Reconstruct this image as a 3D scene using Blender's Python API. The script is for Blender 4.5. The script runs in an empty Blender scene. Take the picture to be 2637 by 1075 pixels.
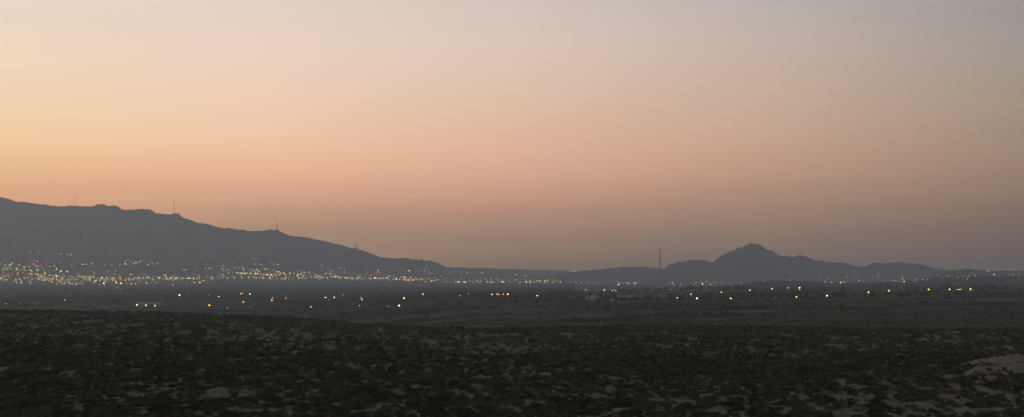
import bpy, math, random
import numpy as np
from mathutils import Vector

# ---------------------------------------------------------------- basics
SW, SH = 2637.0, 1075.0                 # frame of the photograph the bearings were read from
CX, CY = SW / 2, SH / 2
FOC = CX / math.tan(math.radians(18.0)) # 36 degree horizontal field of view
HOR = 703.0                             # eye-level line
PITCH = math.atan((HOR - CY) / FOC)
CP, SP = math.cos(PITCH), math.sin(PITCH)
col = bpy.context.scene.collection
rnd = random.Random(11)
rng = np.random.default_rng(7)

def lin(r, g, b):
    f = lambda c: ((c / 255.0 + 0.055) / 1.055) ** 2.4 if c > 10 else c / 255.0 / 12.92
    return (f(r), f(g), f(b))

def zrow(y, Y):
    """height of a sight line with bearing row y at the distance Y in front of the camera"""
    t = (CY - np.asarray(y, float)) / FOC
    return (SP + CP * t) / (CP - SP * t) * Y

def xcol(x, y, Y):
    t = (CY - y) / FOC
    return (x - CX) / FOC / (CP - SP * t) * Y

# ---------------------------------------------------------------- noise
def _hash(ix, iy, seed):
    n = (ix.astype(np.int64) * 374761393 + iy.astype(np.int64) * 668265263 + seed * 974634777) & 0x7fffffff
    n = ((n ^ (n >> 13)) * 1274126177) & 0x7fffffff
    n = (n ^ (n >> 16)) & 0xffffff
    return n / float(0xffffff)

def vnoise(x, y, seed=0):
    x = np.asarray(x, float); y = np.asarray(y, float)
    ix = np.floor(x); iy = np.floor(y)
    fx = x - ix; fy = y - iy
    ux = fx * fx * fx * (fx * (fx * 6 - 15) + 10); uy = fy * fy * fy * (fy * (fy * 6 - 15) + 10)
    a = _hash(ix, iy, seed); b = _hash(ix + 1, iy, seed)
    c = _hash(ix, iy + 1, seed); d = _hash(ix + 1, iy + 1, seed)
    return (a * (1 - ux) + b * ux) * (1 - uy) + (c * (1 - ux) + d * ux) * uy

def fbm(x, y, seed=0, octaves=4, gain=0.5):
    s = 0.0; a = 1.0; t = 0.0
    x = np.asarray(x, float); y = np.asarray(y, float)
    for k in range(octaves):
        cs, sn = math.cos(0.7 * k), math.sin(0.7 * k)
        s = s + a * vnoise((x * cs - y * sn) * 2 ** k + 17.3 * k, (x * sn + y * cs) * 2 ** k - 9.1 * k, seed + k)
        t += a; a *= gain
    return s / t                       # about 0..1, mean .5

def sstep(e0, e1, x):
    t = np.clip((x - e0) / (e1 - e0), 0, 1)
    return t * t * (3 - 2 * t)

def table(us, ds, T, u, ld):
    """bilinear look-up, ds compared in log distance"""
    us = np.array(us, float); L = np.array(ds, float); T = np.array(T, float)
    u = np.clip(u, us[0], us[-1]); ld = np.clip(ld, L[0], L[-1])
    i = np.clip(np.searchsorted(us, u) - 1, 0, len(us) - 2)
    j = np.clip(np.searchsorted(L, ld) - 1, 0, len(L) - 2)
    fu = (u - us[i]) / (us[i + 1] - us[i]); fl = (ld - L[j]) / (L[j + 1] - L[j])
    fu = fu * fu * (3 - 2 * fu)
    return (T[j, i] * (1 - fu) + T[j, i + 1] * fu) * (1 - fl) + (T[j + 1, i] * (1 - fu) + T[j + 1, i + 1] * fu) * fl

# ---------------------------------------------------------------- the land
YMIN = 250.0
CREST_U = [-450, 0, 150, 400, 660, 814, 917, 1088, 1203, 1400, 1691, 1977, 2405, 2637, 3090]
CREST_Y = [797, 799, 801, 806, 816, 823, 834, 844, 849, 844, 838, 842, 850, 851, 851]
CREST_D = [780, 770, 750, 740, 700, 680, 650, 610, 600, 620, 640, 620, 570, 560, 560]
VAL_U = [0, 660, 1300, 1700, 2100, 2637]
VAL_D = [900, 1200, 1600, 2200, 3000, 4500, 6500, 9000, 11000]
VAL_Y = [[950, 900, 868, 858, 850, 850], [890, 866, 826, 814, 806, 800], [860, 840, 799, 788, 778, 774],
         [825, 808, 778, 767, 759, 757], [787, 783, 766, 756, 750, 748], [766, 765, 756, 748, 743, 739],
         [750, 748, 746, 742, 738, 733], [738, 736, 735, 732, 730, 728], [722, 722, 722, 722, 722, 722]]
VAL_Z = [[float(zrow(y, d)) for y in row] for row, d in zip(VAL_Y, VAL_D)]

def ucol(X, Y):
    return CX + FOC * np.asarray(X, float) / np.maximum(Y, YMIN)

def mound(X, Y):
    """the pale sandy mound low on the right"""
    X = np.asarray(X, float); Y = np.asarray(Y, float)
    X0 = xcol(2636, 940, 300.0)
    e = ((X - X0 - 3) / 13.5) ** 2 + ((Y - 306) / 17.0) ** 2
    a = np.exp(-(np.maximum(e, 0)) ** 1.6) * 2.25
    e2 = ((X - X0 + 10.2) / 4.6) ** 2 + ((Y - 289) / 8.0) ** 2
    b = np.exp(-e2 ** 1.3) * 1.4
    return np.maximum(a, b) + 0.25 * np.minimum(a, b)

def ground_z(X, Y, detail=True):
    X = np.asarray(X, float); Y = np.asarray(Y, float)
    u = ucol(X, Y)
    cd = np.interp(u, CREST_U, CREST_D); cy = np.interp(u, CREST_U, CREST_Y)
    zc = zrow(cy, cd)
    z0 = -18.4
    t = np.clip((Y - 190) / (cd - 190), 0, 1)
    mesa = z0 + (zc - z0) * t * t * (3 - 2 * t) - np.maximum(Y - cd, 0) * 0.05
    val = table(VAL_U, np.log(VAL_D), VAL_Z, u, np.log(np.maximum(Y, 100)))
    w = sstep(0, 1, (Y - cd) / 280.0)
    z = mesa * (1 - w) + val * w
    if detail:
        near = 1 - sstep(600, 900, Y)
        damp = 1 - 0.75 * np.exp(-((Y - cd) / 60.0) ** 2)
        z = z + near * damp * ((fbm(X / 75, Y / 75, 3, 3) - .5) * 2.6 + (fbm(X / 11, Y / 15, 5, 3) - .5) * 2.3)
        far = sstep(750, 1100, Y) * (1 - sstep(5000, 8000, Y))
        z = z + far * ((fbm(X / 420, Y / 260, 8, 3) - .5) * 9 + (fbm(X / 90, Y / 60, 9, 2) - .5) * 2.6)
        z = z + mound(X, Y) * (1 + 1.0 * (fbm(X / 3.0, Y / 5.0, 21, 5, .65) - .5))
    return z

BARE_Y = [800, 850, 868, 890, 920, 950, 975, 1000, 1030, 1075]
BARE_U = [0, 660, 1300, 1900, 2637]
BARE = [[.30, .22, .05, .03, .03], [.46, .46, .08, .03, .02], [.42, .56, .50, .46, .38], [.26, .34, .46, .40, .34],
        [.12, .14, .16, .07, .05], [.38, .40, .34, .14, .18], [.20, .30, .24, .22, .38], [.22, .42, .32, .44, .58],
        [.18, .34, .38, .56, .66], [.12, .22, .42, .60, .70]]
def _clear(X, Y):
    # small clearings, drawn out away from the camera like shallow washes, gathered into looser and tighter country
    k = 1 + np.clip((np.asarray(Y, float) - 250) / 700, 0, .8)
    return .62 * fbm(X / (1.05 * k), Y / (4.0 * k), 31, 3, .55) + .24 * fbm(X / 1.0, Y / 3.5, 37, 2) + .14 * fbm(X / 26, Y / 60, 34, 2)
_q = np.sort(_clear(rng.uniform(-90, 90, 20000), rng.uniform(160, 700, 20000)))

def bareness(X, Y):
    """0..1: how open the sand lies between the shrubs of the near mesa"""
    X = np.asarray(X, float); Y = np.asarray(Y, float)
    z = ground_z(X, Y, False)
    ry = CY - FOC * np.tan(np.arctan2(z, np.maximum(Y, 30)) - PITCH)
    b = table(BARE_U, BARE_Y, BARE, ucol(X, Y), ry)
    n = _clear(X, Y)
    thr = np.interp(1 - b, np.linspace(0, 1, len(_q)), _q)
    m = sstep(-0.05, 0.06, n - thr)
    m = m * (1 - sstep(800, 1000, Y))
    md = mound(X, Y)
    m = np.maximum(m, .93 * sstep(0.45, 1.05, md + (fbm(X / 1.3, Y / 2.6, 40, 4, .65) - .56) * 2.6))
    return m

# ---------------------------------------------------------------- objects and tags
def tag(o, label=None, cat=None, group=None, kind=None):
    if label: o['label'] = label
    if cat: o['category'] = cat
    if group: o['group'] = group
    if kind: o['kind'] = kind
    return o

def mesh_np(name, V, F, mats=(), parent=None, attrs=None, smooth=False, midx=None):
    """F: (n,k) index array, every face with k corners"""
    me = bpy.data.meshes.new(name)
    V = np.asarray(V, np.float32); F = np.asarray(F, np.int32)
    n, k = F.shape
    me.vertices.add(len(V)); me.vertices.foreach_set('co', V.ravel())
    me.loops.add(n * k); me.loops.foreach_set('vertex_index', F.ravel())
    me.polygons.add(n); me.polygons.foreach_set('loop_start', np.arange(0, n * k, k, dtype=np.int32))
    for an, av in (attrs or {}).items():
        a = me.attributes.new(an, 'FLOAT', 'POINT'); a.data.foreach_set('value', np.asarray(av, np.float32))
    me.update(calc_edges=True)
    if smooth: me.polygons.foreach_set('use_smooth', np.ones(n, bool))
    if midx is not None: me.polygons.foreach_set('material_index', np.asarray(midx, np.int32))
    for m in mats: me.materials.append(m)
    o = bpy.data.objects.new(name, me); col.objects.link(o)
    if parent is not None: o.parent = parent
    return o

class MB:
    """collects boxes, tubes and polygons into one mesh"""
    def __init__(s): s.v = []; s.f = []; s.m = []
    def add(s, vs, fs, mi=0):
        b = len(s.v); s.v += [tuple(v) for v in vs]
        for f in fs: s.f.append([i + b for i in f]); s.m.append(mi)
    def box(s, x0, x1, y0, y1, z0, z1, mi=0):
        vs = [(x, y, z) for z in (z0, z1) for y in (y0, y1) for x in (x0, x1)]
        s.add(vs, [(0, 2, 3, 1), (4, 5, 7, 6), (0, 1, 5, 4), (2, 6, 7, 3), (0, 4, 6, 2), (1, 3, 7, 5)], mi)
    def tube(s, pts, rads, n=8, mi=0):
        vs = []; fs = []
        for k, (p, r) in enumerate(zip(pts, rads)):
            a = Vector(pts[min(k + 1, len(pts) - 1)]) - Vector(pts[max(k - 1, 0)]); a.normalize()
            q = a.to_track_quat('Z', 'Y')
            for i in range(n):
                t = 2 * math.pi * i / n
                w = Vector(p) + q @ Vector((math.cos(t) * r, math.sin(t) * r, 0)); vs.append(tuple(w))
        for k in range(len(pts) - 1):
            for i in range(n):
                j = (i + 1) % n; fs.append((k * n + i, k * n + j, (k + 1) * n + j, (k + 1) * n + i))
        fs.append(tuple(range(n))[::-1]); fs.append(tuple((len(pts) - 1) * n + i for i in range(n)))
        s.add(vs, fs, mi)
    def ball(s, c, r, mi=0, squash=1.0, n=8, m=5):
        vs = [(c[0], c[1], c[2] + r * squash)]; fs = []
        for k in range(1, m):
            ph = math.pi * k / m
            for i in range(n):
                t = 2 * math.pi * i / n
                vs.append((c[0] + r * math.sin(ph) * math.cos(t), c[1] + r * math.sin(ph) * math.sin(t), c[2] + r * squash * math.cos(ph)))
        vs.append((c[0], c[1], c[2] - r * squash)); L = len(vs) - 1
        for i in range(n):
            j = (i + 1) % n; fs.append((0, 1 + i, 1 + j)); fs.append((L, L - n + j, L - n + i))
            for k in range(m - 2):
                a = 1 + k * n; fs.append((a + i, a + n + i, a + n + j, a + j))
        s.add(vs, fs, mi)
    def build(s, name, mats, parent=None, loc=None):
        me = bpy.data.meshes.new(name); me.from_pydata(s.v, [], s.f)
        for m in (mats if isinstance(mats, (list, tuple)) else [mats]): me.materials.append(m)
        me.polygons.foreach_set('material_index', s.m); me.update()
        o = bpy.data.objects.new(name, me); col.objects.link(o)
        if parent is not None: o.parent = parent
        if loc is not None: o.location = loc
        return o

def empty(name, loc, rz=0.0):
    o = bpy.data.objects.new(name, None); col.objects.link(o)
    o.location = loc; o.rotation_euler = (0, 0, rz); o.empty_display_size = 1
    return o

# ---------------------------------------------------------------- materials
def new_mat(name):
    m = bpy.data.materials.new(name); m.use_nodes = True
    nt = m.node_tree; bs = nt.nodes['Principled BSDF']
    bs.inputs['Specular IOR Level'].default_value = 0.15
    return m, nt, bs

def ramp(nt, fac, stops, interp='LINEAR'):
    r = nt.nodes.new('ShaderNodeValToRGB'); r.color_ramp.interpolation = interp
    e = r.color_ramp.elements
    while len(e) < len(stops): e.new(0.5)
    for k, (p, c) in enumerate(stops): e[k].position = p; e[k].color = (*c, 1)
    if fac is not None: nt.links.new(fac, r.inputs['Fac'])
    return r

def noise_node(nt, vec, scale, detail=4, rough=.55):
    n = nt.nodes.new('ShaderNodeTexNoise'); n.inputs['Scale'].default_value = scale
    n.inputs['Detail'].default_value = detail; n.inputs['Roughness'].default_value = rough
    if vec is not None: nt.links.new(vec, n.inputs['Vector'])
    return n

def plain(name, c, c2=None, scale=1.0, rough=.85, metal=0.0):
    m, nt, bs = new_mat(name)
    bs.inputs['Roughness'].default_value = rough; bs.inputs['Metallic'].default_value = metal
    g = nt.nodes.new('ShaderNodeNewGeometry'); n = noise_node(nt, g.outputs['Position'], scale)
    c2 = c2 or tuple(x * .7 for x in c)
    r = ramp(nt, n.outputs['Fac'], [(.3, c2), (.7, c)])
    nt.links.new(r.outputs['Color'], bs.inputs['Base Color'])
    return m

def leafy(name, dark, light, dry, spread=.5):
    """foliage whose tint differs from plant to plant (attribute tint)"""
    m, nt, bs = new_mat(name)
    bs.inputs['Roughness'].default_value = .9; bs.inputs['Specular IOR Level'].default_value = .05
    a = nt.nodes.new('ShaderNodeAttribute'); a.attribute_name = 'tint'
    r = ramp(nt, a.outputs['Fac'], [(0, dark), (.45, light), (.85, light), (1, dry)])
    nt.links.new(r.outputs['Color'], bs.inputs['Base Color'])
    return m

def ground_mat():
    m, nt, bs = new_mat('desert_soil'); L = nt.links.new
    bs.inputs['Roughness'].default_value = 1; bs.inputs['Specular IOR Level'].default_value = 0
    g = nt.nodes.new('ShaderNodeNewGeometry')
    at = nt.nodes.new('ShaderNodeAttribute'); at.attribute_name = 'bare'
    wr = nt.nodes.new('ShaderNodeAttribute'); wr.attribute_name = 'warm'
    n1 = noise_node(nt, g.outputs['Position'], 1.4, 6, .65)
    n2 = noise_node(nt, g.outputs['Position'], .12, 4)
    # broken edge of the open sand
    ad = nt.nodes.new('ShaderNodeMath'); ad.operation = 'MULTIPLY_ADD'
    L(n1.outputs['Fac'], ad.inputs[0]); ad.inputs[1].default_value = 1.6; ad.inputs[2].default_value = -.8
    sm = nt.nodes.new('ShaderNodeMath'); sm.operation = 'ADD'; L(ad.outputs[0], sm.inputs[0]); L(at.outputs['Fac'], sm.inputs[1])
    edge = ramp(nt, sm.outputs[0], [(.3, (0, 0, 0)), (.75, (1, 1, 1))])
    sand = ramp(nt, n2.outputs['Fac'], [(.3, SAND_A), (.7, SAND_B)])
    warm = nt.nodes.new('ShaderNodeMix'); warm.data_type = 'RGBA'
    L(wr.outputs['Fac'], warm.inputs['Factor']); L(sand.outputs['Color'], warm.inputs[6]); warm.inputs[7].default_value = (*SAND_WARM, 1)
    litter = ramp(nt, n1.outputs['Fac'], [(.3, LITTER_A), (.7, LITTER_B)])
    mx = nt.nodes.new('ShaderNodeMix'); mx.data_type = 'RGBA'
    L(edge.outputs['Color'], mx.inputs['Factor']); L(litter.outputs['Color'], mx.inputs[6]); L(warm.outputs[2], mx.inputs[7])
    n3 = noise_node(nt, g.outputs['Position'], .55, 7, .7)
    mot = ramp(nt, n3.outputs['Fac'], [(.36, (.62, .60, .56)), (.6, (1.1, 1.1, 1.1))])
    mm = nt.nodes.new('ShaderNodeMix'); mm.data_type = 'RGBA'; mm.blend_type = 'MULTIPLY'; mm.inputs['Factor'].default_value = 1
    L(mx.outputs[2], mm.inputs[6]); L(mot.outputs['Color'], mm.inputs[7])
    L(mm.outputs[2], bs.inputs['Base Color'])
    return m

def rock_mat(name, a, b, scale):
    m, nt, bs = new_mat(name); L = nt.links.new
    bs.inputs['Roughness'].default_value = 1; bs.inputs['Specular IOR Level'].default_value = 0
    g = nt.nodes.new('ShaderNodeNewGeometry')
    n = noise_node(nt, g.outputs['Position'], scale, 8, .6)
    r = ramp(nt, n.outputs['Fac'], [(.35, a), (.65, b)])
    L(r.outputs['Color'], bs.inputs['Base Color'])
    return m

SAND_A = (.145, .140, .106); SAND_B = (.225, .212, .162); SAND_WARM = (.25, .212, .155)
LITTER_A = (.048, .050, .036); LITTER_B = (.088, .086, .062)
# ---------------------------------------------------------------- world, camera
BETA = 1.15e-4            # haze density per metre
SKY_AZ = [-180, -75, -18, -9.2, 0, 9.1, 17.8, 75, 180]
SKY_EL = [-8, -3, 0, .4, .8, 1.2, 1.6, 2.0, 2.3, 2.6, 2.9, 3.2, 3.5, 3.9, 4.4, 5, 5.7, 6.5, 7.3, 8.2, 9, 9.8, 11, 13, 16, 22, 32, 45, 62, 90]
SKY_STRENGTH = 2.0
# (table of sky radiance divided by the strength, one row per bearing)
SKY_T = [[(0.020, 0.012, 0.007), (0.020, 0.013, 0.007), (0.021, 0.013, 0.007), (0.012, 0.003, 0.003), (0.063, 0.003, 0.003), (0.083, 0.021, 0.003), (0.131, 0.043, 0.003), (0.176, 0.072, 0.003), (0.200, 0.089, 0.010), (0.270, 0.136, 0.043), (0.314, 0.161, 0.049), (0.272, 0.144, 0.064), (0.289, 0.156, 0.073), (0.275, 0.155, 0.076), (0.257, 0.161, 0.089), (0.227, 0.148, 0.086), (0.216, 0.153, 0.101), (0.189, 0.144, 0.102), (0.173, 0.141, 0.113), (0.156, 0.134, 0.116), (0.139, 0.126, 0.109), (0.136, 0.130, 0.123), (0.119, 0.115, 0.108), (0.107, 0.105, 0.102), (0.089, 0.089, 0.093), (0.063, 0.067, 0.079), (0.051, 0.056, 0.071), (0.036, 0.043, 0.059), (0.041, 0.050, 0.072), (0.050, 0.062, 0.092)],
         [(1.744, 0.786, 0.323), (1.744, 0.786, 0.323), (1.744, 0.786, 0.323), (1.744, 0.786, 0.323), (1.744, 0.786, 0.323), (1.744, 0.786, 0.323), (1.760, 0.796, 0.326), (1.826, 0.835, 0.337), (1.875, 0.864, 0.346), (1.925, 0.893, 0.355), (1.974, 0.922, 0.363), (1.676, 0.849, 0.369), (1.516, 0.834, 0.361), (1.368, 0.770, 0.343), (1.298, 0.780, 0.390), (1.083, 0.715, 0.386), (0.961, 0.668, 0.396), (0.833, 0.603, 0.400), (0.765, 0.584, 0.409), (0.675, 0.543, 0.410), (0.621, 0.500, 0.404), (0.597, 0.510, 0.440), (0.512, 0.434, 0.377), (0.437, 0.375, 0.333), (0.324, 0.286, 0.267), (0.164, 0.159, 0.172), (0.118, 0.120, 0.139), (0.059, 0.070, 0.097), (0.055, 0.067, 0.095), (0.050, 0.062, 0.092)],
         [(1.938, 0.873, 0.359), (1.938, 0.873, 0.359), (1.938, 0.873, 0.359), (1.938, 0.873, 0.359), (1.938, 0.873, 0.359), (1.938, 0.873, 0.359), (1.956, 0.884, 0.362), (2.029, 0.927, 0.375), (2.084, 0.960, 0.385), (2.139, 0.992, 0.394), (2.194, 1.025, 0.404), (1.863, 0.944, 0.410), (1.685, 0.926, 0.401), (1.521, 0.855, 0.381), (1.442, 0.867, 0.434), (1.204, 0.794, 0.429), (1.067, 0.742, 0.440), (0.926, 0.670, 0.444), (0.850, 0.648, 0.455), (0.750, 0.603, 0.455), (0.690, 0.555, 0.449), (0.663, 0.567, 0.488), (0.569, 0.482, 0.419), (0.485, 0.416, 0.370), (0.360, 0.317, 0.296), (0.183, 0.177, 0.191), (0.131, 0.134, 0.154), (0.065, 0.077, 0.107), (0.059, 0.072, 0.102), (0.050, 0.062, 0.092)],
         [(0.841, 0.448, 0.205), (0.841, 0.448, 0.205), (0.841, 0.448, 0.205), (0.850, 0.450, 0.205), (0.869, 0.455, 0.207), (0.887, 0.460, 0.208), (0.985, 0.497, 0.225), (1.322, 0.632, 0.290), (1.454, 0.688, 0.317), (1.819, 0.860, 0.413), (2.006, 0.916, 0.430), (1.797, 0.892, 0.427), (1.738, 0.877, 0.455), (1.544, 0.811, 0.419), (1.379, 0.780, 0.448), (1.217, 0.751, 0.464), (1.046, 0.680, 0.448), (0.918, 0.642, 0.452), (0.825, 0.599, 0.459), (0.737, 0.569, 0.466), (0.662, 0.533, 0.450), (0.613, 0.511, 0.441), (0.553, 0.469, 0.416), (0.471, 0.404, 0.366), (0.349, 0.307, 0.291), (0.176, 0.170, 0.185), (0.127, 0.130, 0.151), (0.065, 0.077, 0.107), (0.059, 0.072, 0.102), (0.050, 0.062, 0.092)],
         [(0.270, 0.166, 0.080), (0.282, 0.170, 0.082), (0.289, 0.172, 0.083), (0.413, 0.213, 0.090), (0.577, 0.320, 0.142), (0.650, 0.331, 0.152), (0.853, 0.409, 0.199), (1.024, 0.479, 0.224), (1.151, 0.517, 0.242), (1.410, 0.641, 0.319), (1.673, 0.737, 0.379), (1.505, 0.706, 0.378), (1.416, 0.693, 0.394), (1.278, 0.653, 0.377), (1.176, 0.634, 0.387), (1.007, 0.578, 0.363), (0.893, 0.552, 0.371), (0.787, 0.530, 0.377), (0.704, 0.511, 0.396), (0.639, 0.494, 0.410), (0.579, 0.465, 0.403), (0.529, 0.442, 0.395), (0.486, 0.409, 0.376), (0.416, 0.355, 0.334), (0.311, 0.275, 0.271), (0.162, 0.161, 0.181), (0.120, 0.125, 0.149), (0.065, 0.077, 0.107), (0.059, 0.072, 0.102), (0.050, 0.062, 0.092)],
         [(0.156, 0.109, 0.059), (0.164, 0.112, 0.060), (0.168, 0.113, 0.060), (0.220, 0.134, 0.065), (0.323, 0.174, 0.074), (0.425, 0.215, 0.084), (0.544, 0.277, 0.124), (0.695, 0.346, 0.159), (0.775, 0.379, 0.173), (0.932, 0.438, 0.193), (1.040, 0.487, 0.214), (0.974, 0.480, 0.232), (1.004, 0.504, 0.267), (0.912, 0.462, 0.253), (0.830, 0.454, 0.268), (0.752, 0.445, 0.288), (0.657, 0.417, 0.284), (0.587, 0.403, 0.291), (0.528, 0.386, 0.305), (0.480, 0.374, 0.316), (0.429, 0.357, 0.315), (0.384, 0.337, 0.310), (0.360, 0.322, 0.301), (0.313, 0.284, 0.273), (0.243, 0.226, 0.230), (0.142, 0.144, 0.168), (0.109, 0.115, 0.141), (0.065, 0.077, 0.107), (0.059, 0.072, 0.102), (0.050, 0.062, 0.092)],
         [(0.036, 0.023, 0.012), (0.037, 0.023, 0.012), (0.038, 0.024, 0.013), (0.022, 0.005, 0.005), (0.114, 0.006, 0.005), (0.150, 0.037, 0.005), (0.238, 0.078, 0.005), (0.319, 0.131, 0.005), (0.363, 0.162, 0.018), (0.491, 0.247, 0.078), (0.571, 0.292, 0.090), (0.494, 0.263, 0.117), (0.526, 0.285, 0.132), (0.501, 0.281, 0.139), (0.467, 0.292, 0.163), (0.413, 0.270, 0.156), (0.393, 0.279, 0.184), (0.344, 0.262, 0.185), (0.315, 0.256, 0.205), (0.284, 0.244, 0.210), (0.254, 0.228, 0.197), (0.247, 0.237, 0.223), (0.217, 0.209, 0.196), (0.195, 0.190, 0.186), (0.162, 0.162, 0.169), (0.114, 0.121, 0.144), (0.093, 0.102, 0.128), (0.065, 0.077, 0.107), (0.059, 0.072, 0.102), (0.050, 0.062, 0.092)],
         [(0.025, 0.016, 0.008), (0.026, 0.016, 0.009), (0.026, 0.017, 0.009), (0.015, 0.003, 0.003), (0.080, 0.004, 0.003), (0.105, 0.026, 0.003), (0.167, 0.055, 0.003), (0.224, 0.092, 0.003), (0.254, 0.114, 0.013), (0.344, 0.173, 0.055), (0.400, 0.204, 0.063), (0.346, 0.184, 0.082), (0.368, 0.199, 0.093), (0.350, 0.197, 0.097), (0.327, 0.204, 0.114), (0.289, 0.189, 0.109), (0.275, 0.195, 0.129), (0.241, 0.184, 0.130), (0.221, 0.179, 0.143), (0.199, 0.171, 0.147), (0.177, 0.160, 0.138), (0.173, 0.166, 0.156), (0.152, 0.146, 0.138), (0.137, 0.133, 0.130), (0.114, 0.114, 0.118), (0.080, 0.085, 0.101), (0.065, 0.071, 0.090), (0.045, 0.054, 0.075), (0.047, 0.057, 0.082), (0.050, 0.062, 0.092)],
         [(0.020, 0.012, 0.007), (0.020, 0.013, 0.007), (0.021, 0.013, 0.007), (0.012, 0.003, 0.003), (0.063, 0.003, 0.003), (0.083, 0.021, 0.003), (0.131, 0.043, 0.003), (0.176, 0.072, 0.003), (0.200, 0.089, 0.010), (0.270, 0.136, 0.043), (0.314, 0.161, 0.049), (0.272, 0.144, 0.064), (0.289, 0.156, 0.073), (0.275, 0.155, 0.076), (0.257, 0.161, 0.089), (0.227, 0.148, 0.086), (0.216, 0.153, 0.101), (0.189, 0.144, 0.102), (0.173, 0.141, 0.113), (0.156, 0.134, 0.116), (0.139, 0.126, 0.109), (0.136, 0.130, 0.123), (0.119, 0.115, 0.108), (0.107, 0.105, 0.102), (0.089, 0.089, 0.093), (0.063, 0.067, 0.079), (0.051, 0.056, 0.071), (0.036, 0.043, 0.059), (0.041, 0.050, 0.072), (0.050, 0.062, 0.092)]]

def build_world():
    w = bpy.data.worlds.new('World'); bpy.context.scene.world = w; w.use_nodes = True
    nt = w.node_tree; L = nt.links.new; bg = nt.nodes['Background']
    tc = nt.nodes.new('ShaderNodeTexCoord'); sp = nt.nodes.new('ShaderNodeSeparateXYZ'); L(tc.outputs['Generated'], sp.inputs[0])
    def math_(op, a, b=None, c=None):
        n = nt.nodes.new('ShaderNodeMath'); n.operation = op
        for k, v in enumerate((a, b, c)):
            if v is None: continue
            if isinstance(v, (int, float)): n.inputs[k].default_value = v
            else: L(v, n.inputs[k])
        return n.outputs[0]
    el = math_('ARCSINE', sp.outputs['Z'])                                # radians
    az = math_('ARCTAN2', sp.outputs['X'], sp.outputs['Y'])
    e = math_('MULTIPLY', el, 180 / math.pi)
    # ramp coordinate: sqrt-like so the low sky gets most stops
    s0 = math_('MAXIMUM', math_('DIVIDE', math_('ADD', e, 8.0), 98.0), 0.0)
    co = math_('POWER', s0, 0.5)
    pos = lambda E: ((E + 8.0) / 98.0) ** .5
    deg = math_('MULTIPLY', az, 180 / math.pi)
    els = SKY_EL
    cur = None
    for k, a in enumerate(SKY_AZ):
        r = ramp(nt, co, [(pos(E), c) for E, c in zip(els, SKY_T[k])])
        if cur is None: cur = r.outputs['Color']; continue
        mr = nt.nodes.new('ShaderNodeMapRange'); mr.interpolation_type = 'LINEAR'
        mr.inputs['From Min'].default_value = SKY_AZ[k - 1]; mr.inputs['From Max'].default_value = a
        L(deg, mr.inputs['Value'])
        mx = nt.nodes.new('ShaderNodeMix'); mx.data_type = 'RGBA'
        L(mr.outputs['Result'], mx.inputs['Factor']); L(cur, mx.inputs[6]); L(r.outputs['Color'], mx.inputs[7])
        cur = mx.outputs[2]
    L(cur, bg.inputs['Color']); bg.inputs['Strength'].default_value = SKY_STRENGTH
    w.cycles.sampling_method = 'MANUAL'; w.cycles.sample_map_resolution = 512

def build_camera():
    cd = bpy.data.cameras.new('camera'); cd.sensor_width = 36; cd.lens = 18 / math.tan(math.radians(18))
    cd.clip_start = 1; cd.clip_end = 80000
    c = bpy.data.objects.new('camera', cd); col.objects.link(c)
    c.rotation_euler = (math.pi / 2 + PITCH, 0, 0); bpy.context.scene.camera = c

def build_sun():
    ld = bpy.data.lights.new('sun', 'SUN'); ld.energy = 0.03; ld.angle = math.radians(25); ld.color = (1, .62, .38)
    o = bpy.data.objects.new('sun', ld); col.objects.link(o)
    o.rotation_euler = (math.radians(84), 0, math.radians(35)); o.location = (-500, 300, 400)

def build_haze():
    x0, x1, y0, y1, z0, z1 = -12500, 12500, -900, 17500, -140, 900
    mb = MB(); mb.box(x0, x1, y0, y1, z0, z1)
    m = bpy.data.materials.new('dusk_haze'); m.use_nodes = True; nt = m.node_tree
    nt.nodes.remove(nt.nodes['Principled BSDF'])
    v = nt.nodes.new('ShaderNodeVolumePrincipled')
    v.inputs['Color'].default_value = (*HAZE_COL, 1); v.inputs['Density'].default_value = BETA
    v.inputs['Anisotropy'].default_value = HAZE_G
    nt.links.new(v.outputs[0], nt.nodes['Material Output'].inputs['Volume'])
    tag(mb.build('haze', m), kind='stuff')

HAZE_COL = (.74, .875, .975); HAZE_G = 0.3

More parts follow.
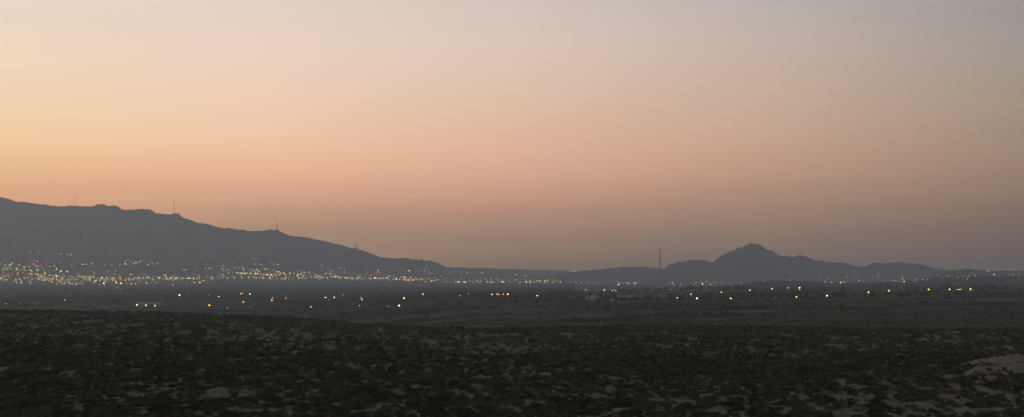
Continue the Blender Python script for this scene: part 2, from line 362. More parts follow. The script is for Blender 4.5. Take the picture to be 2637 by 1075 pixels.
# ---------------------------------------------------------------- ground and hills
def build_ground():
    us = np.concatenate([np.arange(-1600, -450, 40.0), np.arange(-450, 3095, 4.0), np.arange(3095, 4250, 40.0)])
    near = np.array([-600, -400, -200, -50, 0, 40, 80, 110, 130])
    rows = [150.0]
    while rows[-1] < 14500: rows.append(rows[-1] * (1.0055 if rows[-1] < 262 else 1.0022 if rows[-1] < 335 else 1.0055 if rows[-1] < 800 else 1.012))
    ys = np.concatenate([near, rows])
    U, Y = np.meshgrid(us, ys)
    X = (U - CX) / FOC * np.maximum(Y, YMIN)
    Z = ground_z(X, Y)
    nr, nc = X.shape
    idx = np.arange(nr * nc).reshape(nr, nc)
    F = np.stack([idx[:-1, :-1], idx[:-1, 1:], idx[1:, 1:], idx[1:, :-1]], -1).reshape(-1, 4)
    bare = bareness(X, Y)
    # beyond the mesa: strips and patches of pale ground in the scrub, fields in the valley
    s = fbm(X / 160, Y / 60, 61, 4); f = fbm(X / 700, Y / 500, 71, 3)
    far = sstep(800, 1000, Y) * (1 - sstep(3000, 4200, Y))
    bare = np.maximum(bare, far * sstep(.44, .60, s) * (.45 + .9 * (fbm(X / 22, Y / 14, 62, 2) - .35)) * PLAIN_BARE)
    bare = np.maximum(bare, sstep(800, 1000, Y) * (1 - sstep(4200, 5200, Y)) * (.16 + .6 * (fbm(X / 70, Y / 40, 63, 3) - .4) + .45 * sstep(2300, 2700, Y) * sstep(1400, 1700, ucol(X, Y))))
    farther = sstep(3000, 4200, Y)
    bare = np.maximum(bare, farther * (.12 + sstep(.5, .6, f) * .5))
    warm = np.maximum(sstep(.35, .9, mound(X, Y) ), 0.35 * sstep(2000, 2500, ucol(X, Y)) * (1 - sstep(700, 900, Y)))
    o = mesh_np('ground', np.stack([X, Y, Z], -1).reshape(-1, 3), F, [ground_mat()], attrs={'bare': bare.ravel(), 'warm': warm.ravel()}, smooth=True)
    tag(o, 'dark desert mesa and valley floor of scrub and pale sand', kind='structure')
PLAIN_BARE = .9

RIDGE_L = [(-1600,430),(-1200,452),(-900,440),(-450,470),(-250,500),(-100,497),(0,509),(10,509.5),(20,512),(30,516),(40,520),(60,521),(75,522),(90,525),(103,527),(110,526),(120,528),(130,530),(143,530),(148,533),(165,532),(175,530.5),(190,530),(205,532),(240,531),(245,528),(255,525.5),(265,527),(278,531),(285,530),(295,529),(303,532),(313,540),(322,541),(335,540),(345,540),(355,539),(362,537.5),(370,539),(385,539.5),(392,543),(397,548),(415,551),(424,553),(440,552),(448,550),(455,551),(463,555),(470,560),(490,567),(505,572),(515,575),(523,575.5),(540,579),(560,586),(572,588),(593,587.5),(610,592),(625,592),(640,596),(655,594.5),(670,596),(683,593),(690,591.5),(697,594),(703,595),(708,592),(714,593),(725,598),(740,605),(752,608),(770,610),(785,611),(798,614),(805,616),(820,618.5),(840,622),(860,627),(880,632),(893,636),(903,640),(915,639),(920,641),(935,646),(950,651),(965,657),(980,663),(1000,664),(1013,666),(1025,665.5),(1032,664),(1045,665),(1057,667),(1065,670),(1078,669),(1095,671),(1110,673),(1120,675),(1130,679),(1140,684),(1150,688),(1165,693),(1190,701),(1230,712),(1300,730)]
RIDGE_M = [(900,684),(1100,686),(1150,688),(1180,689),(1205,690),(1215,691),(1250,691),(1290,692),(1320,693),(1332,693.4),(1350,695),(1400,695.5),(1430,697),(1455,697.5),(1480,698.5),(1520,700),(1600,702),(1800,704)]
RIDGE_C = [(1380,716),(1430,705),(1460,700.5),(1480,698.7),(1500,698),(1530,695),(1555,693),(1575,690),(1590,690),(1602,687),(1612,690),(1622,687),(1632,687),(1642,690),(1650,688),(1657,686),(1668,687),(1675,690),(1690,690),(1700,693),(1712,694),(1730,696),(1760,700),(1800,706),(1900,720)]
RIDGE_R = [(1670,712),(1690,700),(1704,694.5),(1710,693),(1716,689),(1720,684),(1725,679.5),(1738,679),(1747,675.5),(1757,676),(1768,673),(1782,669),(1800,670),(1813,669.5),(1822,673),(1830,675),(1837,676),(1840,673),(1848,666),(1853,660),(1862,656),(1870,652),(1882,647),(1887,648),(1893,643),(1900,639),(1910,637),(1918,633),(1925,630),(1933,627),(1942,629),(1957,630),(1965,637),(1975,644),(1990,647),(2000,655),(2012,660),(2025,660),(2040,663),(2050,660),(2060,657),(2073,661),(2085,666),(2095,670),(2110,671),(2120,673),(2135,676),(2150,677),(2165,676),(2180,678),(2195,683),(2210,687),(2222,688),(2230,686),(2238,681),(2247,677),(2258,677.5),(2275,679),(2300,676.5),(2320,676),(2345,679),(2370,681),(2385,684),(2400,689),(2410,693),(2425,693),(2440,695.5),(2450,698),(2480,702),(2560,706),(2700,710),(3090,712),(4200,716)]
RIDGE_P = [(2370,716),(2410,706),(2440,699),(2455,697),(2462,696.5),(2475,695),(2480,691.5),(2495,692),(2515,695),(2530,697),(2545,698),(2560,698.5),(2580,697),(2600,697.5),(2637,699),(2800,696),(2950,690),(3090,694),(3400,686),(3800,692),(4200,700)]
RIDGE_N = [(1820,744),(1880,734),(1925,730),(1950,726),(1975,724),(2000,723.5),(2050,724),(2090,725.5),(2130,728),(2200,729.5),(2260,728),(2330,724),(2400,717),(2450,712.5),(2520,712),(2600,713),(2700,711),(3090,708),(3600,712),(4200,706)]

def hill(name, ridge, d_foot, d_crest, d_back, z_foot, rough, seed, mat, label, power=1.5, step=3.0, jag=0.0):
    us = np.arange(ridge[0][0], ridge[-1][0] + .1, step)
    ry = np.interp(us, [p[0] for p in ridge], [p[1] for p in ridge])
    ry = ry + jag * (vnoise(us / 4.0, us * 0, seed) - .5)
    zc = zrow(ry, d_crest)
    nf, nb = 70, 24
    t = np.concatenate([np.linspace(0, 1, nf), 1 + np.linspace(0, 1, nb)[1:]])
    T, U = np.meshgrid(t, us, indexing='ij')
    Zc = np.broadcast_to(zc, T.shape)
    Y = np.where(T <= 1, d_foot + (d_crest - d_foot) * T, d_crest + (d_back - d_crest) * (T - 1))
    X = (U - CX) / FOC * (CP - SP * 0) ** 0 * Y
    # across the range, crest lines keep their bearing; spurs and gullies run down both faces
    prof = np.where(T <= 1, np.clip(T, 0, 1) ** power, np.clip(2 - T, 0, 1) ** 1.3)
    zf = np.where(T <= 1, z_foot, z_foot - 10)
    Z = zf + (Zc - zf) * prof
    sp = 1 - np.abs(2 * fbm(X / 520 + .35 * Y / 520, Y / 1500, seed, 5, .55) - 1)
    mask = np.where(T <= 1, np.clip(T, 0, 1) ** .7 * (1 - np.clip(T, 0, 1) ** 3), np.clip(T - 1, 0, 1) * (2 - T) * 2)
    Z = Z + rough * (Zc - z_foot) * (sp - .8) * mask
    nr, nc = X.shape
    idx = np.arange(nr * nc).reshape(nr, nc)
    F = np.stack([idx[:-1, :-1], idx[:-1, 1:], idx[1:, 1:], idx[1:, :-1]], -1).reshape(-1, 4)
    o = mesh_np(name, np.stack([X, Y, Z], -1).reshape(-1, 3), F, [mat], smooth=True)
    tag(o, label, kind='structure')
    return dict(us=us, X=X, Y=Y, Z=Z, t=t)

HILLS = []
def build_hills():
    rock = rock_mat('mountain_rock', (.10, .085, .075), (.17, .145, .125), .006)
    scrub = rock_mat('hill_scrub', (.055, .052, .042), (.11, .098, .08), .02)
    HILLS.append(hill('mountain', RIDGE_L, 9500, 13000, 16500, -80, .55, 101, rock, 'long mountain range falling from the left with masts on its crest', 1.7, jag=2.0))
    HILLS.append(hill('distant_mesa', RIDGE_M, 11000, 15500, 17000, -75, .2, 102, scrub, 'flat far tableland on the skyline right of the long range', 1.1, jag=2.0))
    HILLS.append(hill('low_hills', RIDGE_C, 9600, 12000, 14500, -62, .5, 103, rock, 'low hills on the skyline left of the tall chimney', 1.3, jag=1.0))
    HILLS.append(hill('mountain', RIDGE_R, 8600, 11000, 14000, -62, .6, 104, rock, 'peaked mountain right of the tall chimney', 1.5, 2.0, jag=1.6))
    HILLS.append(hill('plateau', RIDGE_P, 6000, 8400, 10500, -58, .4, 105, scrub, 'low plateau at the right end of the skyline', .9, jag=.9))
    HILLS.append(hill('near_ridge', RIDGE_N, 3700, 4900, 6300, -52, .3, 106, scrub, 'dark low ridge in front of the peaked mountain', .75, jag=1.0))

def surface_hit(x, y, lift, dmin=900, dmax=13500):
    """first distance at which something of height LIFT standing on the land meets the bearing (x, y)"""
    ds = np.concatenate([np.arange(dmin, 4000, 12.0), np.arange(4000, dmax, 30.0)])
    zr = zrow(y, ds); X = (x - CX) / FOC * ds
    zs = ground_z(X, ds)
    for h in HILLS:
        us = h['us']
        if not (us[0] <= x <= us[-1]): continue
        i = int(np.clip(round((x - us[0]) / (us[1] - us[0])), 0, len(us) - 1))
        hy = h['Y'][:, i]; hz = h['Z'][:, i]
        zz = np.interp(ds, hy, hz, left=-999, right=-999)
        zs = np.maximum(zs, zz)
    ok = np.nonzero(zs + lift >= zr)[0]
    k = int(ok[0]) if len(ok) else int(np.argmax((zs + lift - zr) / ds))
    return float(ds[k]), float(zs[k])
# ---------------------------------------------------------------- lamps of the far city and of the valley
# bearing column, bearing row, colour letter, size 1..5 ; each block carries its own origin and scale
LAMPS_RAW = [
(0,660,13.127,"15 262 g2,180 285 g2,152 322 w1,130 388 w1,325 280 g2,372 290 g2,365 322 t1,420 240 o3,270 330 o1,300 365 g2,215 415 g2,105 465 g3,262 458 g2,367 425 w2,460 445 g1,615 265 w1,660 270 w1,638 330 w1,820 365 y3,978 360 y3,575 435 y4,535 405 r1,650 490 g2,535 530 g1,600 590 y3,738 450 t1,790 445 t1,830 480 r3,875 465 r1,1045 478 g3,1000 465 g1,1238 455 g2,1275 472 g2,1030 600 p2,1078 585 o2,1065 170 p1,1165 160 w1,1265 172 o2,1135 258 r3,1230 300 g2,1240 350 y2,1305 360 o1,1355 345 o1,1412 330 o2,1578 275 p1,1462 415 w1,1838 325 g2,1915 435 g3,1690 360 w1,1215 600 r3,1270 600 o2,1300 655 y3,1392 675 g3,1470 690 p2,1545 575 y3,1500 535 g1,1490 620 y2,1665 650 g2,1735 640 r1,1790 680 y3,1910 660 w5,1830 750 r3,1915 770 t2,1760 790 y3,1710 770 r2,1750 870 g3,1540 800 g3,1600 755 g2,1640 820 g2,1490 815 g2,1310 778 g3,1415 765 g2,1180 745 w1,25 755 y3,95 685 r2,118 795 y2,220 800 g3,650 765 o2,825 735 o2,715 795 w1,535 808 y4,718 895 y4,465 865 p1,600 905 w1,560 905 w1,1010 900 w1,1050 912 w1,1475 895 o1,1492 945 p1,1945 865 p1,1918 945 p2,580 665 w1,785 555 w1"),
(150,660,13.127,"95 510 y4,303 520 o4,828 275 g3,943 272 y3,1132 250 g2,82 228 w1,465 300 w1,190 600 p1,1588 320 w1,1805 295 w1,40 690 g1,110 740 o2,168 750 y2,370 680 o1,412 695 g1,360 740 p1,480 740 o2,600 740 o1,665 770 p1,730 695 g2,775 705 g1,852 690 y2,917 690 y2,855 735 o1,872 790 o1,990 700 g1,1020 715 g1,1110 710 g2,1050 760 o2,1075 790 o2,1000 800 g1,20 815 r2,90 805 t2,130 805 g2,45 870 p2,92 880 w2,100 945 g2,205 855 w1,250 855 t1,205 930 g3,380 860 o1,340 900 r3,395 938 g2,470 940 y2,515 880 p1,590 800 w1,650 920 r3,600 955 t2,740 915 w1,800 855 g2,815 935 r2,890 945 r1,1210 590 o2,1255 550 w1,1205 690 p1,1210 880 g2,1270 825 w4,1350 735 o1,1475 735 w5,1628 730 o3,1392 795 p1,1412 835 w1,1582 815 g2,1690 750 g1,1665 860 o1,1745 725 w1,1850 765 y2,1825 830 g2,1795 765 w1,1915 815 g2,1540 915 o5,1565 985 o1,1410 960 w1,1955 890 o4,1615 520 p1,1655 500 w1,1710 515 w1,1930 500 w1,1170 530 w1,220 790 p1"),
(300,660,13.127,"160 920 o5,10 900 w3,92 720 o1,145 715 g2,143 790 r2,345 750 o1,305 785 g1,482 620 o2,535 632 w1,585 740 w1,570 785 r2,740 710 g3,778 755 g1,912 720 g2,1095 730 g2,1235 710 w1,1210 775 o2,1255 805 g1,1410 745 g2,1460 730 g3,1505 735 w1,1580 790 p1,1690 745 g3,1720 785 g1,1820 740 g4,1775 785 g1,1900 750 y2,1910 790 o1,1890 695 p1,1582 638 o2,1665 640 o2,345 930 y1,498 930 o2,652 938 y2,770 900 w1,1008 915 y2,1070 915 p1,1335 905 w1,1905 968 o2,295 260 g3,330 290 o1,350 160 w1,318 140 w1,472 165 g2,600 230 g1,650 210 g2,695 225 g1,780 222 w1,812 155 g2,570 262 w1,1070 298 y2,1240 238 o1,1220 285 o1,1180 200 w1,1385 255 w1,1735 260 w1,105 305 w1,985 600 w1,660 770 w1"),
(450,650,11.665,"810 150 w1,1092 165 w1,252 518 g1,320 530 o3,622 460 w1,638 550 p1,740 482 o1,925 488 y2,1048 488 o2,968 375 w1,1268 410 w1,1350 410 w1,1460 412 w1,1428 498 o3,1575 512 p1,1628 540 w1,1732 598 p1,1618 642 p1,1605 600 w1,42 770 g2,15 808 g1,72 808 g1,160 808 g1,205 808 g1,230 778 g1,340 782 r1,408 778 g4,450 795 p1,490 778 g2,572 778 w3,680 790 p1,915 780 p1,870 858 o3,790 862 p1,748 912 o4,600 918 o2,525 875 p1,368 962 o2,62 895 w1,1110 740 g1,1130 775 g1,1165 785 g1,1272 730 w1,1335 785 g1,1408 730 w1,1445 750 w1,1525 740 p1,1595 775 o2"),
(600,650,11.665,"200 160 w1,635 180 o2,768 215 w1,678 345 p1,660 378 g1,765 350 w1,830 378 w1,902 385 w1,1135 312 w1,1230 330 p1,1220 375 p1,1340 375 w1,1375 360 p1,1690 395 w1,75 470 w1,188 472 o1,293 460 o2,325 532 g3,435 490 o1,555 495 o1,602 520 o1,703 525 o2,745 530 o2,800 545 p1,878 492 w1,962 495 o2,990 530 w1,1050 495 p1,1208 550 w1,92 608 g2,148 625 g3,245 620 g3,300 632 g2,350 635 g3,400 625 g1,425 625 g2,518 635 y3,568 635 w1,658 578 g2,770 585 g2,820 575 p1,678 640 y4,735 648 w3,832 658 g2,920 662 g2,975 658 g2,1030 672 y4,1070 672 o2,1155 680 o4,1128 720 o1,1195 740 w1,1222 655 g1,1268 670 w1,1338 590 o3,1400 590 o2,1437 632 o3,1400 680 o3,1528 628 o4,1578 685 o3,1705 632 g2,45 765 o3,272 768 o1,462 768 w1,490 768 g1,700 770 o3,788 750 w1,910 775 o3,1020 785 o1,1112 780 o4,1308 795 y2,1485 780 g1,1515 800 o1,1578 765 y2,1672 782 p1,1825 632 w1,165 555 w1,480 545 w1,560 560 w1"),
(760,670,11.665,"75 462 o4,80 400 g1,162 425 g3,205 362 g2,292 365 g2,340 368 w1,425 368 g2,252 468 o3,330 470 p1,132 530 g1,110 555 w1,192 525 o1,205 552 p1,285 550 p1,340 540 w1,262 405 g1,480 470 p1,468 518 g1,575 515 p1,602 515 o1,618 435 o2,693 478 y3,662 530 y2,740 552 w1,788 520 w1,825 532 w1,785 122 p1,815 198 w1,790 272 g1,975 240 w1,1052 328 w1,1135 320 w1,865 435 w1,932 400 p2,1037 418 o2,1108 432 g1,1190 420 o1,970 535 o2,935 530 g1,1125 530 g1,1185 505 g2,1230 492 y3,1300 508 g2,1330 545 o2,1393 505 g2,1362 245 w1,1472 310 o2,1492 385 p1,1650 395 w1,1515 535 o4,1578 540 y2,1628 530 o1,1655 555 p1,1695 500 p1,1708 550 o1,1718 590 o1,1855 550 w1,1910 520 o1,1895 550 w1,1955 488 w1,1968 550 p1,2105 530 o1,2095 560 o1,2185 295 w1,2125 430 w1"),
(940,670,11.665,"118 525 o1,175 545 o2,195 570 o1,190 445 o1,290 540 w5,355 545 o2,395 545 p1,458 550 o2,390 310 o3,500 640 p1,525 550 p1,538 470 w1,578 550 w1,662 542 o4,725 480 y2,762 500 p1,720 575 p1,748 640 w1,690 315 w1,815 325 t1,870 490 o2,855 578 o3,942 565 w5,1038 580 g3,1110 530 p1,1145 540 p1,1185 510 o3,1208 530 o2,1155 592 y2,1185 598 y2,1252 598 y2,1303 600 y3,1350 598 y2,1430 600 w4,1375 520 o2,1410 530 o1,1345 665 g1,1322 318 o4,1225 340 w1,1085 270 w1,1510 530 p1,1545 585 o2,1640 575 g1,1680 565 w1,1698 600 g1,1655 620 w1,1750 565 g1,1830 570 p1,1888 545 p1,1930 575 o2,1995 630 o4,2090 625 g1,1818 655 p2,1908 325 p1,1790 325 w1,1830 265 w1,2165 580 w1,1625 750 w1,2045 620 w1"),
(1130,680,11.665,"212 170 w1,305 275 w1,385 270 w1,490 220 o1,578 215 w1,665 272 w1,850 262 g3,1175 265 p1,1280 262 g1,1325 262 w1,222 440 o1,222 540 p1,525 550 w1,608 545 g4,680 460 w1,755 545 g2,798 550 g3,830 520 p1,910 520 o1,1070 465 w1,1042 562 g1,1200 555 g1,1240 535 g1,1435 455 p1,1465 545 o2,1425 540 g1,1575 450 g1,1622 545 o1,1572 560 b2,1770 435 g1,1938 465 p1,1908 545 g2,1957 550 o2,1960 322 p1,1165 500 w1,630 950 o2,1598 918 o3,1758 912 o3,1815 918 o2,1938 910 o2,2072 910 o4,895 905 w1"),
(1320,680,11.665,"65 248 w1,105 325 o2,98 482 p1,375 350 o2,508 258 w2,640 255 w1,718 245 w1,1152 252 w1,1243 250 y2,212 570 o2,278 535 o1,410 545 g4,625 535 o2,732 510 o2,735 550 p1,820 515 o3,838 575 p1,965 512 o2,965 550 o1,950 590 g1,1035 512 g1,1040 560 p1,1185 535 o1,1215 565 w1,1430 550 y2,945 358 p1,1735 570 p1,1915 568 p1,2068 575 w1,2255 570 w1,1783 235 o1,1825 235 o1,1860 232 p2,1935 232 w1,738 955 y3,2198 778 o2,540 550 w1,1260 0 w0"),
(1500,690,10.5,"298 400 w1,418 408 p1,550 395 w1,915 380 w1,1000 400 g1,975 455 o4,1085 410 w1,1180 400 w1,1215 400 w1,1255 428 p2,1405 422 o3,1455 408 w1,590 598 o3,810 618 o2,850 575 w1,903 625 p2,1248 770 w1"),
(1680,700,11.665,"140 443 p1,455 338 w1,595 328 g2,645 390 w1,840 395 w1,545 545 w1,1228 408 w1,1312 340 g1,1440 330 o1,1502 315 o1,1505 375 o4,1628 300 o2,1740 388 o2,1822 327 g1,1910 325 w1,2085 330 w1,752 785 o3,1157 680 o3,1338 805 w5,2070 622 o3,2290 345 w1,1555 600 w1"),
(1880,700,11.665,"5 405 o1,38 405 y1,338 335 w1,1035 278 w1,1800 255 w1,2160 235 w1,20 805 o4,592 560 o3,1258 512 o3,1740 490 o2,2088 480 o4,2090 525 o2,1995 762 o4,1330 785 p1"),
(2080,680,9.544,"428 445 w1,590 460 w1,805 462 o3,875 445 w1,912 450 w1,1265 415 w1,1368 452 o1,1868 405 o1,2095 415 w1,2168 418 w1,2245 442 w1,2335 365 o2,2318 418 o1,2368 440 y2,475 782 w4,1493 700 o4,1993 662 o4"),
(2330,680,8.39,"235 325 w1,280 340 w1,390 335 w1,490 340 w1,195 375 w1,240 375 w1,710 245 w1,930 262 w1,1240 268 w1,1300 282 w1,1380 265 w1,1150 298 w1,1455 195 w1,1520 240 w1,1800 162 o2,1928 232 o2,2180 140 w1,2368 140 w1,2333 222 w1,2240 240 w1,2470 222 w1,515 553 o4,968 550 o4,1130 552 w1,1168 552 w2,1210 553 y2,1420 547 o4,1485 562 o1"),
(0,620,12.88,"132 305 w1,998 392 w1,1282 415 w1,1280 165 w1,1740 430 w1,1665 435 w1,1998 440 p1,2045 430 o1,2240 455 w1,2335 445 w1,2365 500 w1,122 665 w1,655 375 w1"),
(0,480,3.0,"862 500 w1,1243 508 w1,455 813 y1,500 880 o2,907 783 w1,928 797 o1,1058 917 w4,1127 920 g3,1197 923 g3,40 908 w1,55 906 w1,151 902 w1,730 912 w1,310 985 w1,295 458 w1"),
(440,480,3.0,"66 841 w5,147 845 g2,291 840 w1,369 853 o3,540 832 o2,549 827 o2,610 833 g3,560 895 o3,297 920 o4,786 863 o2,780 881 o3,888 865 o2,1195 860 g3,1263 859 g3,1220 880 o1,610 933 p1,1082 933 w2,435 940 w1,277 985 w1,376 989 w1,445 985 w1,124 757 o1,183 745 o2"),
(880,580,4.2,"878 748 y3,467 776 g2,575 776 r1,674 791 o4,217 806 o3,203 785 g1,218 785 p1,193 873 p2,229 873 p1,621 871 w5,498 877 w1,518 752 w1,838 648 w1,15 755 w1"),
]
LCOL = {'w': (1, .93, .78), 'y': (1, .74, .18), 'o': (1, .50, .11), 'g': (.80, 1, .38), 'p': (1, .45, .26),
        'r': (1, .10, .08), 't': (.15, .85, .72), 'b': (.2, .55, .9)}
LNAME = {'w': 'white', 'y': 'yellow', 'o': 'amber', 'g': 'lime', 'p': 'salmon', 'r': 'red', 't': 'teal', 'b': 'blue'}
L_RAD = {1: .80, 2: 1.08, 3: 1.32, 4: 1.62, 5: 2.0}      # apparent radius of the glowing head, in photograph pixels
L_POW = {1: .50, 2: 1.05, 3: 1.45, 4: 1.8, 5: 2.4}
SECTORS = [(-50, 75, 'at the left edge'), (75, 150, 'just left of the twin masts'), (150, 245, 'below the twin masts'), (245, 330, 'below the rounded summit'),
           (330, 420, 'left of the two-light mast'), (420, 500, 'below the two-light mast'), (500, 600, 'right of the two-light mast'),
           (600, 660, 'below the shoulder'), (660, 730, 'below the tall third mast'), (730, 800, 'below the short fourth mast'),
           (800, 880, 'below the even slope'), (880, 960, 'below the faint mast pair'), (960, 1040, 'below the lower step'),
           (1040, 1130, "at the long range's end"), (1130, 1230, 'below the tableland start'), (1230, 1330, 'below the tableland middle'),
           (1330, 1420, 'by the pale tower'), (1420, 1520, 'below the tableland end'), (1520, 1640, 'below the low hills'),
           (1640, 1760, 'by the tall chimney'), (1760, 1880, 'by the big round tree'), (1880, 2000, 'below the peak'),
           (2000, 2180, "below the peak's right flank"), (2180, 2330, 'below the right saddle'), (2330, 2450, 'below the rounded right hill'), (2450, 2700, 'at the right edge')]
ORD = ['first', 'second', 'third', 'fourth', 'fifth', 'sixth', 'seventh', 'eighth', 'ninth', 'tenth', 'eleventh', 'twelfth', 'thirteenth',
       'fourteenth', 'fifteenth', 'sixteenth', 'seventeenth', 'eighteenth', 'nineteenth', 'twentieth'] + ['%dth' % k for k in range(21, 80)]

def ordinal_labels(items, key, text):
    """items sorted from the left inside each class; text(class, ordinal or None) writes the words"""
    cls = {}
    for it in items: cls.setdefault(key(it), []).append(it)
    out = {}
    for k, L in cls.items():
        L.sort(key=lambda i: i['x'])
        for n, it in enumerate(L):
            t = text(k, None if len(L) == 1 else ORD[n])
            nw = len(t.replace('-', ' ').split())
            if len(L) > 1 and nw <= 14: t += ', from left'
            out[id(it)] = t
    return out

_lm = {}
def lamp_material(c, power, band):
    k = (c, power, band)
    if k not in _lm:
        m = bpy.data.materials.new('lit_lamp_' + LNAME[c]); m.use_nodes = True; nt = m.node_tree
        nt.nodes.remove(nt.nodes['Principled BSDF']); e = nt.nodes.new('ShaderNodeEmission')
        e.inputs['Color'].default_value = (*LCOL[c], 1)
        e.inputs['Strength'].default_value = LAMP_GAIN * L_POW[power] * math.exp(BETA * band * 1000.0)
        nt.links.new(e.outputs[0], nt.nodes['Material Output'].inputs['Surface'])
        m.cycles.emission_sampling = 'NONE'
        _lm[k] = m
    return _lm[k]
LAMP_GAIN = 2.6

def lamp_shape(mb, base, r, pole, mi_head, mi_pole):
    x, y, z = base
    r0 = max(.12, r * .12)
    mb.tube([(x, y, z - 1.0), (x, y, z + pole)], [r0, r0 * .7], 5, mi_pole)
    mb.ball((x, y, z + pole), r, mi_head, .85)

def build_lamps():
    steel = plain('lamp_post_steel', (.16, .16, .16), rough=.5)
    L = []
    for (ox, oy, s, txt) in LAMPS_RAW:
        for t in txt.split(','):
            a, b, c = t.split(); p = int(c[1])
            if p == 0: continue
            L.append(dict(x=ox + float(a) / s, y=oy + float(b) / s, c=c[0], p=p))
    # drop the doubles read twice where two blocks overlap
    K = []
    for l in L:
        if all((l['x'] - k['x']) ** 2 + (l['y'] - k['y']) ** 2 > 3.2 for k in K): K.append(l)
    for l in K:
        x, y = l['x'], l['y']
        far = y < 728
        lift = 11.0 if far else 8.0
        if x > 1640 and y > 722: far = y < 730; lift = 8.0
        dmin = 6800 if (far and x < 1700) else (3800 if far else 1500)
        d, zg = surface_hit(x, y, lift, dmin)
        l['d'] = d; l['z'] = float(zrow(y, d)); l['zg'] = min(zg, l['z'] - 3.0)
        l['r'] = L_RAD[l['p']] / FOC * d
        l['row'] = ('on the slope' if y < (690 if x < 1150 else 708) else 'in the city band' if y < 728 else 'on the valley floor')
        l['sec'] = next(n for a, b, n in SECTORS if a <= x < b)
        l['size'] = {1: 'faint', 2: 'small', 3: 'clear', 4: 'bright', 5: 'brilliant'}[l['p']]
    K.sort(key=lambda l: (-l['p'], l['d']))
    single, rest = K[:298], K[298:]
    names = ordinal_labels(single, lambda l: (l['size'], l['c'], l['row'], l['sec']),
                           lambda k, o: ('%s%s %s lamp %s %s' % ((o + ' ') if o else '', k[0], LNAME[k[1]], k[2], k[3])))
    for l in single:
        mb = MB(); X = xcol(l['x'], l['y'], l['d']); h = l['z'] - l['zg']
        lamp_shape(mb, (0, 0, 0), l['r'], h, 0, 1)
        band = round(l['d'] / 1500) * 1.5
        o = mb.build('street_lamp', [lamp_material(l['c'], l['p'], band), steel], loc=(X, l['d'], l['zg']))
        tag(o, names[id(l)], 'street lamp', 'lit lamps of the city and the valley')
    mb = MB(); mats = [steel]; slot = {}
    # the faintest sparkle of the city between the lamps one can tell apart
    for (xa, xb, ya, yb, n) in [(0, 160, 694, 728, 130), (160, 340, 704, 728, 110), (340, 560, 704, 724, 75), (560, 800, 692, 722, 90), (800, 1140, 700, 724, 90), (1140, 1520, 716, 730, 60), (2100, 2637, 706, 722, 24)]:
        for _ in range(n):
            x = rnd.uniform(xa, xb); y = rnd.triangular(ya, yb, yb - (yb - ya) * .3); c = rnd.choice('ooooyyywwgp')
            d, zg = surface_hit(x, y, 9.0, 6800 if x < 1700 else 3800); z = float(zrow(y, d))
            rest.append(dict(x=x, y=y, c=c, p=1, d=d, z=z, zg=min(zg, z - 3), r=rnd.uniform(.45, .8) / FOC * d))
    for l in rest:
        m = lamp_material(l['c'], l['p'], round(l['d'] / 1500) * 1.5)
        if m.name not in slot: slot[m.name] = len(mats); mats.append(m)
        lamp_shape(mb, (xcol(l['x'], l['y'], l['d']), l['d'], l['zg']), l['r'], l['z'] - l['zg'], slot[m.name], 0)
    tag(mb.build('distant_lights', mats), 'faintest lamps of the city scattered at the foot of the hills', 'city lights', kind='stuff')
    return K

# ---------------------------------------------------------------- masts, chimney, tower, monument
def red_mat():
    m = bpy.data.materials.new('red_beacon'); m.use_nodes = True; nt = m.node_tree
    nt.nodes.remove(nt.nodes['Principled BSDF']); e = nt.nodes.new('ShaderNodeEmission')
    e.inputs['Color'].default_value = (1, .42, .30, 1); e.inputs['Strength'].default_value = 16.0
    m.cycles.emission_sampling = 'NONE'
    nt.links.new(e.outputs[0], nt.nodes['Material Output'].inputs['Surface']); return m

def ridge_z(x, hi):
    h = HILLS[hi]; us = h['us']
    i = int(np.clip(round((x - us[0]) / (us[1] - us[0])), 0, len(us) - 1))
    col_z = h['Z'][:, i] / h['Y'][:, i]; k = int(np.argmax(col_z))
    return float(h['Y'][k, i]), float(h['Z'][k, i])

def mast(x, ytop, hi, w, label, beacons=(), group='masts on the mountain crests', foot=True):
    d, zb = ridge_z(x, hi); X = xcol(x, ytop, d); w *= .8
    H = float(zrow(ytop, d)) - zb
    root = empty('radio_mast', (X, d, zb - 2)); tag(root, label, 'radio mast', group)
    steel = bpy.data.materials.get('mast_steel') or plain('mast_steel', (.10, .09, .09), rough=.5)
    mb = MB(); n = 9; hw = w / 2
    legs = [(-hw, -hw), (hw, -hw), (0, hw)]
    for (a, b) in legs: mb.tube([(a, b, 0), (a * .35, b * .35, H + 2)], [w * .17, w * .12], 5)
    for k in range(n):
        z0 = (H + 2) * k / n; z1 = (H + 2) * (k + 1) / n
        s0 = 1 - .65 * k / n; s1 = 1 - .65 * (k + 1) / n
        for j in range(3):
            a = legs[j]; b = legs[(j + 1) % 3]
            mb.tube([(a[0] * s0, a[1] * s0, z0), (b[0] * s1, b[1] * s1, z1)], [w * .06, w * .06], 4)
    mb.build('lattice', steel, root)
    rm = bpy.data.materials.get('red_beacon') or red_mat()
    for f in beacons:
        b = MB(); b.ball((0, 0, (H + 2) * f), w * .42); b.build('beacon', rm, root)
    if foot:
        b = MB(); b.box(w * 1.2, w * 1.2 + 9, -4, 5, 0, 6.5); b.build('equipment_hut', bpy.data.materials.get('hut_wall') or plain('hut_wall', (.16, .15, .14)), root)
    return root

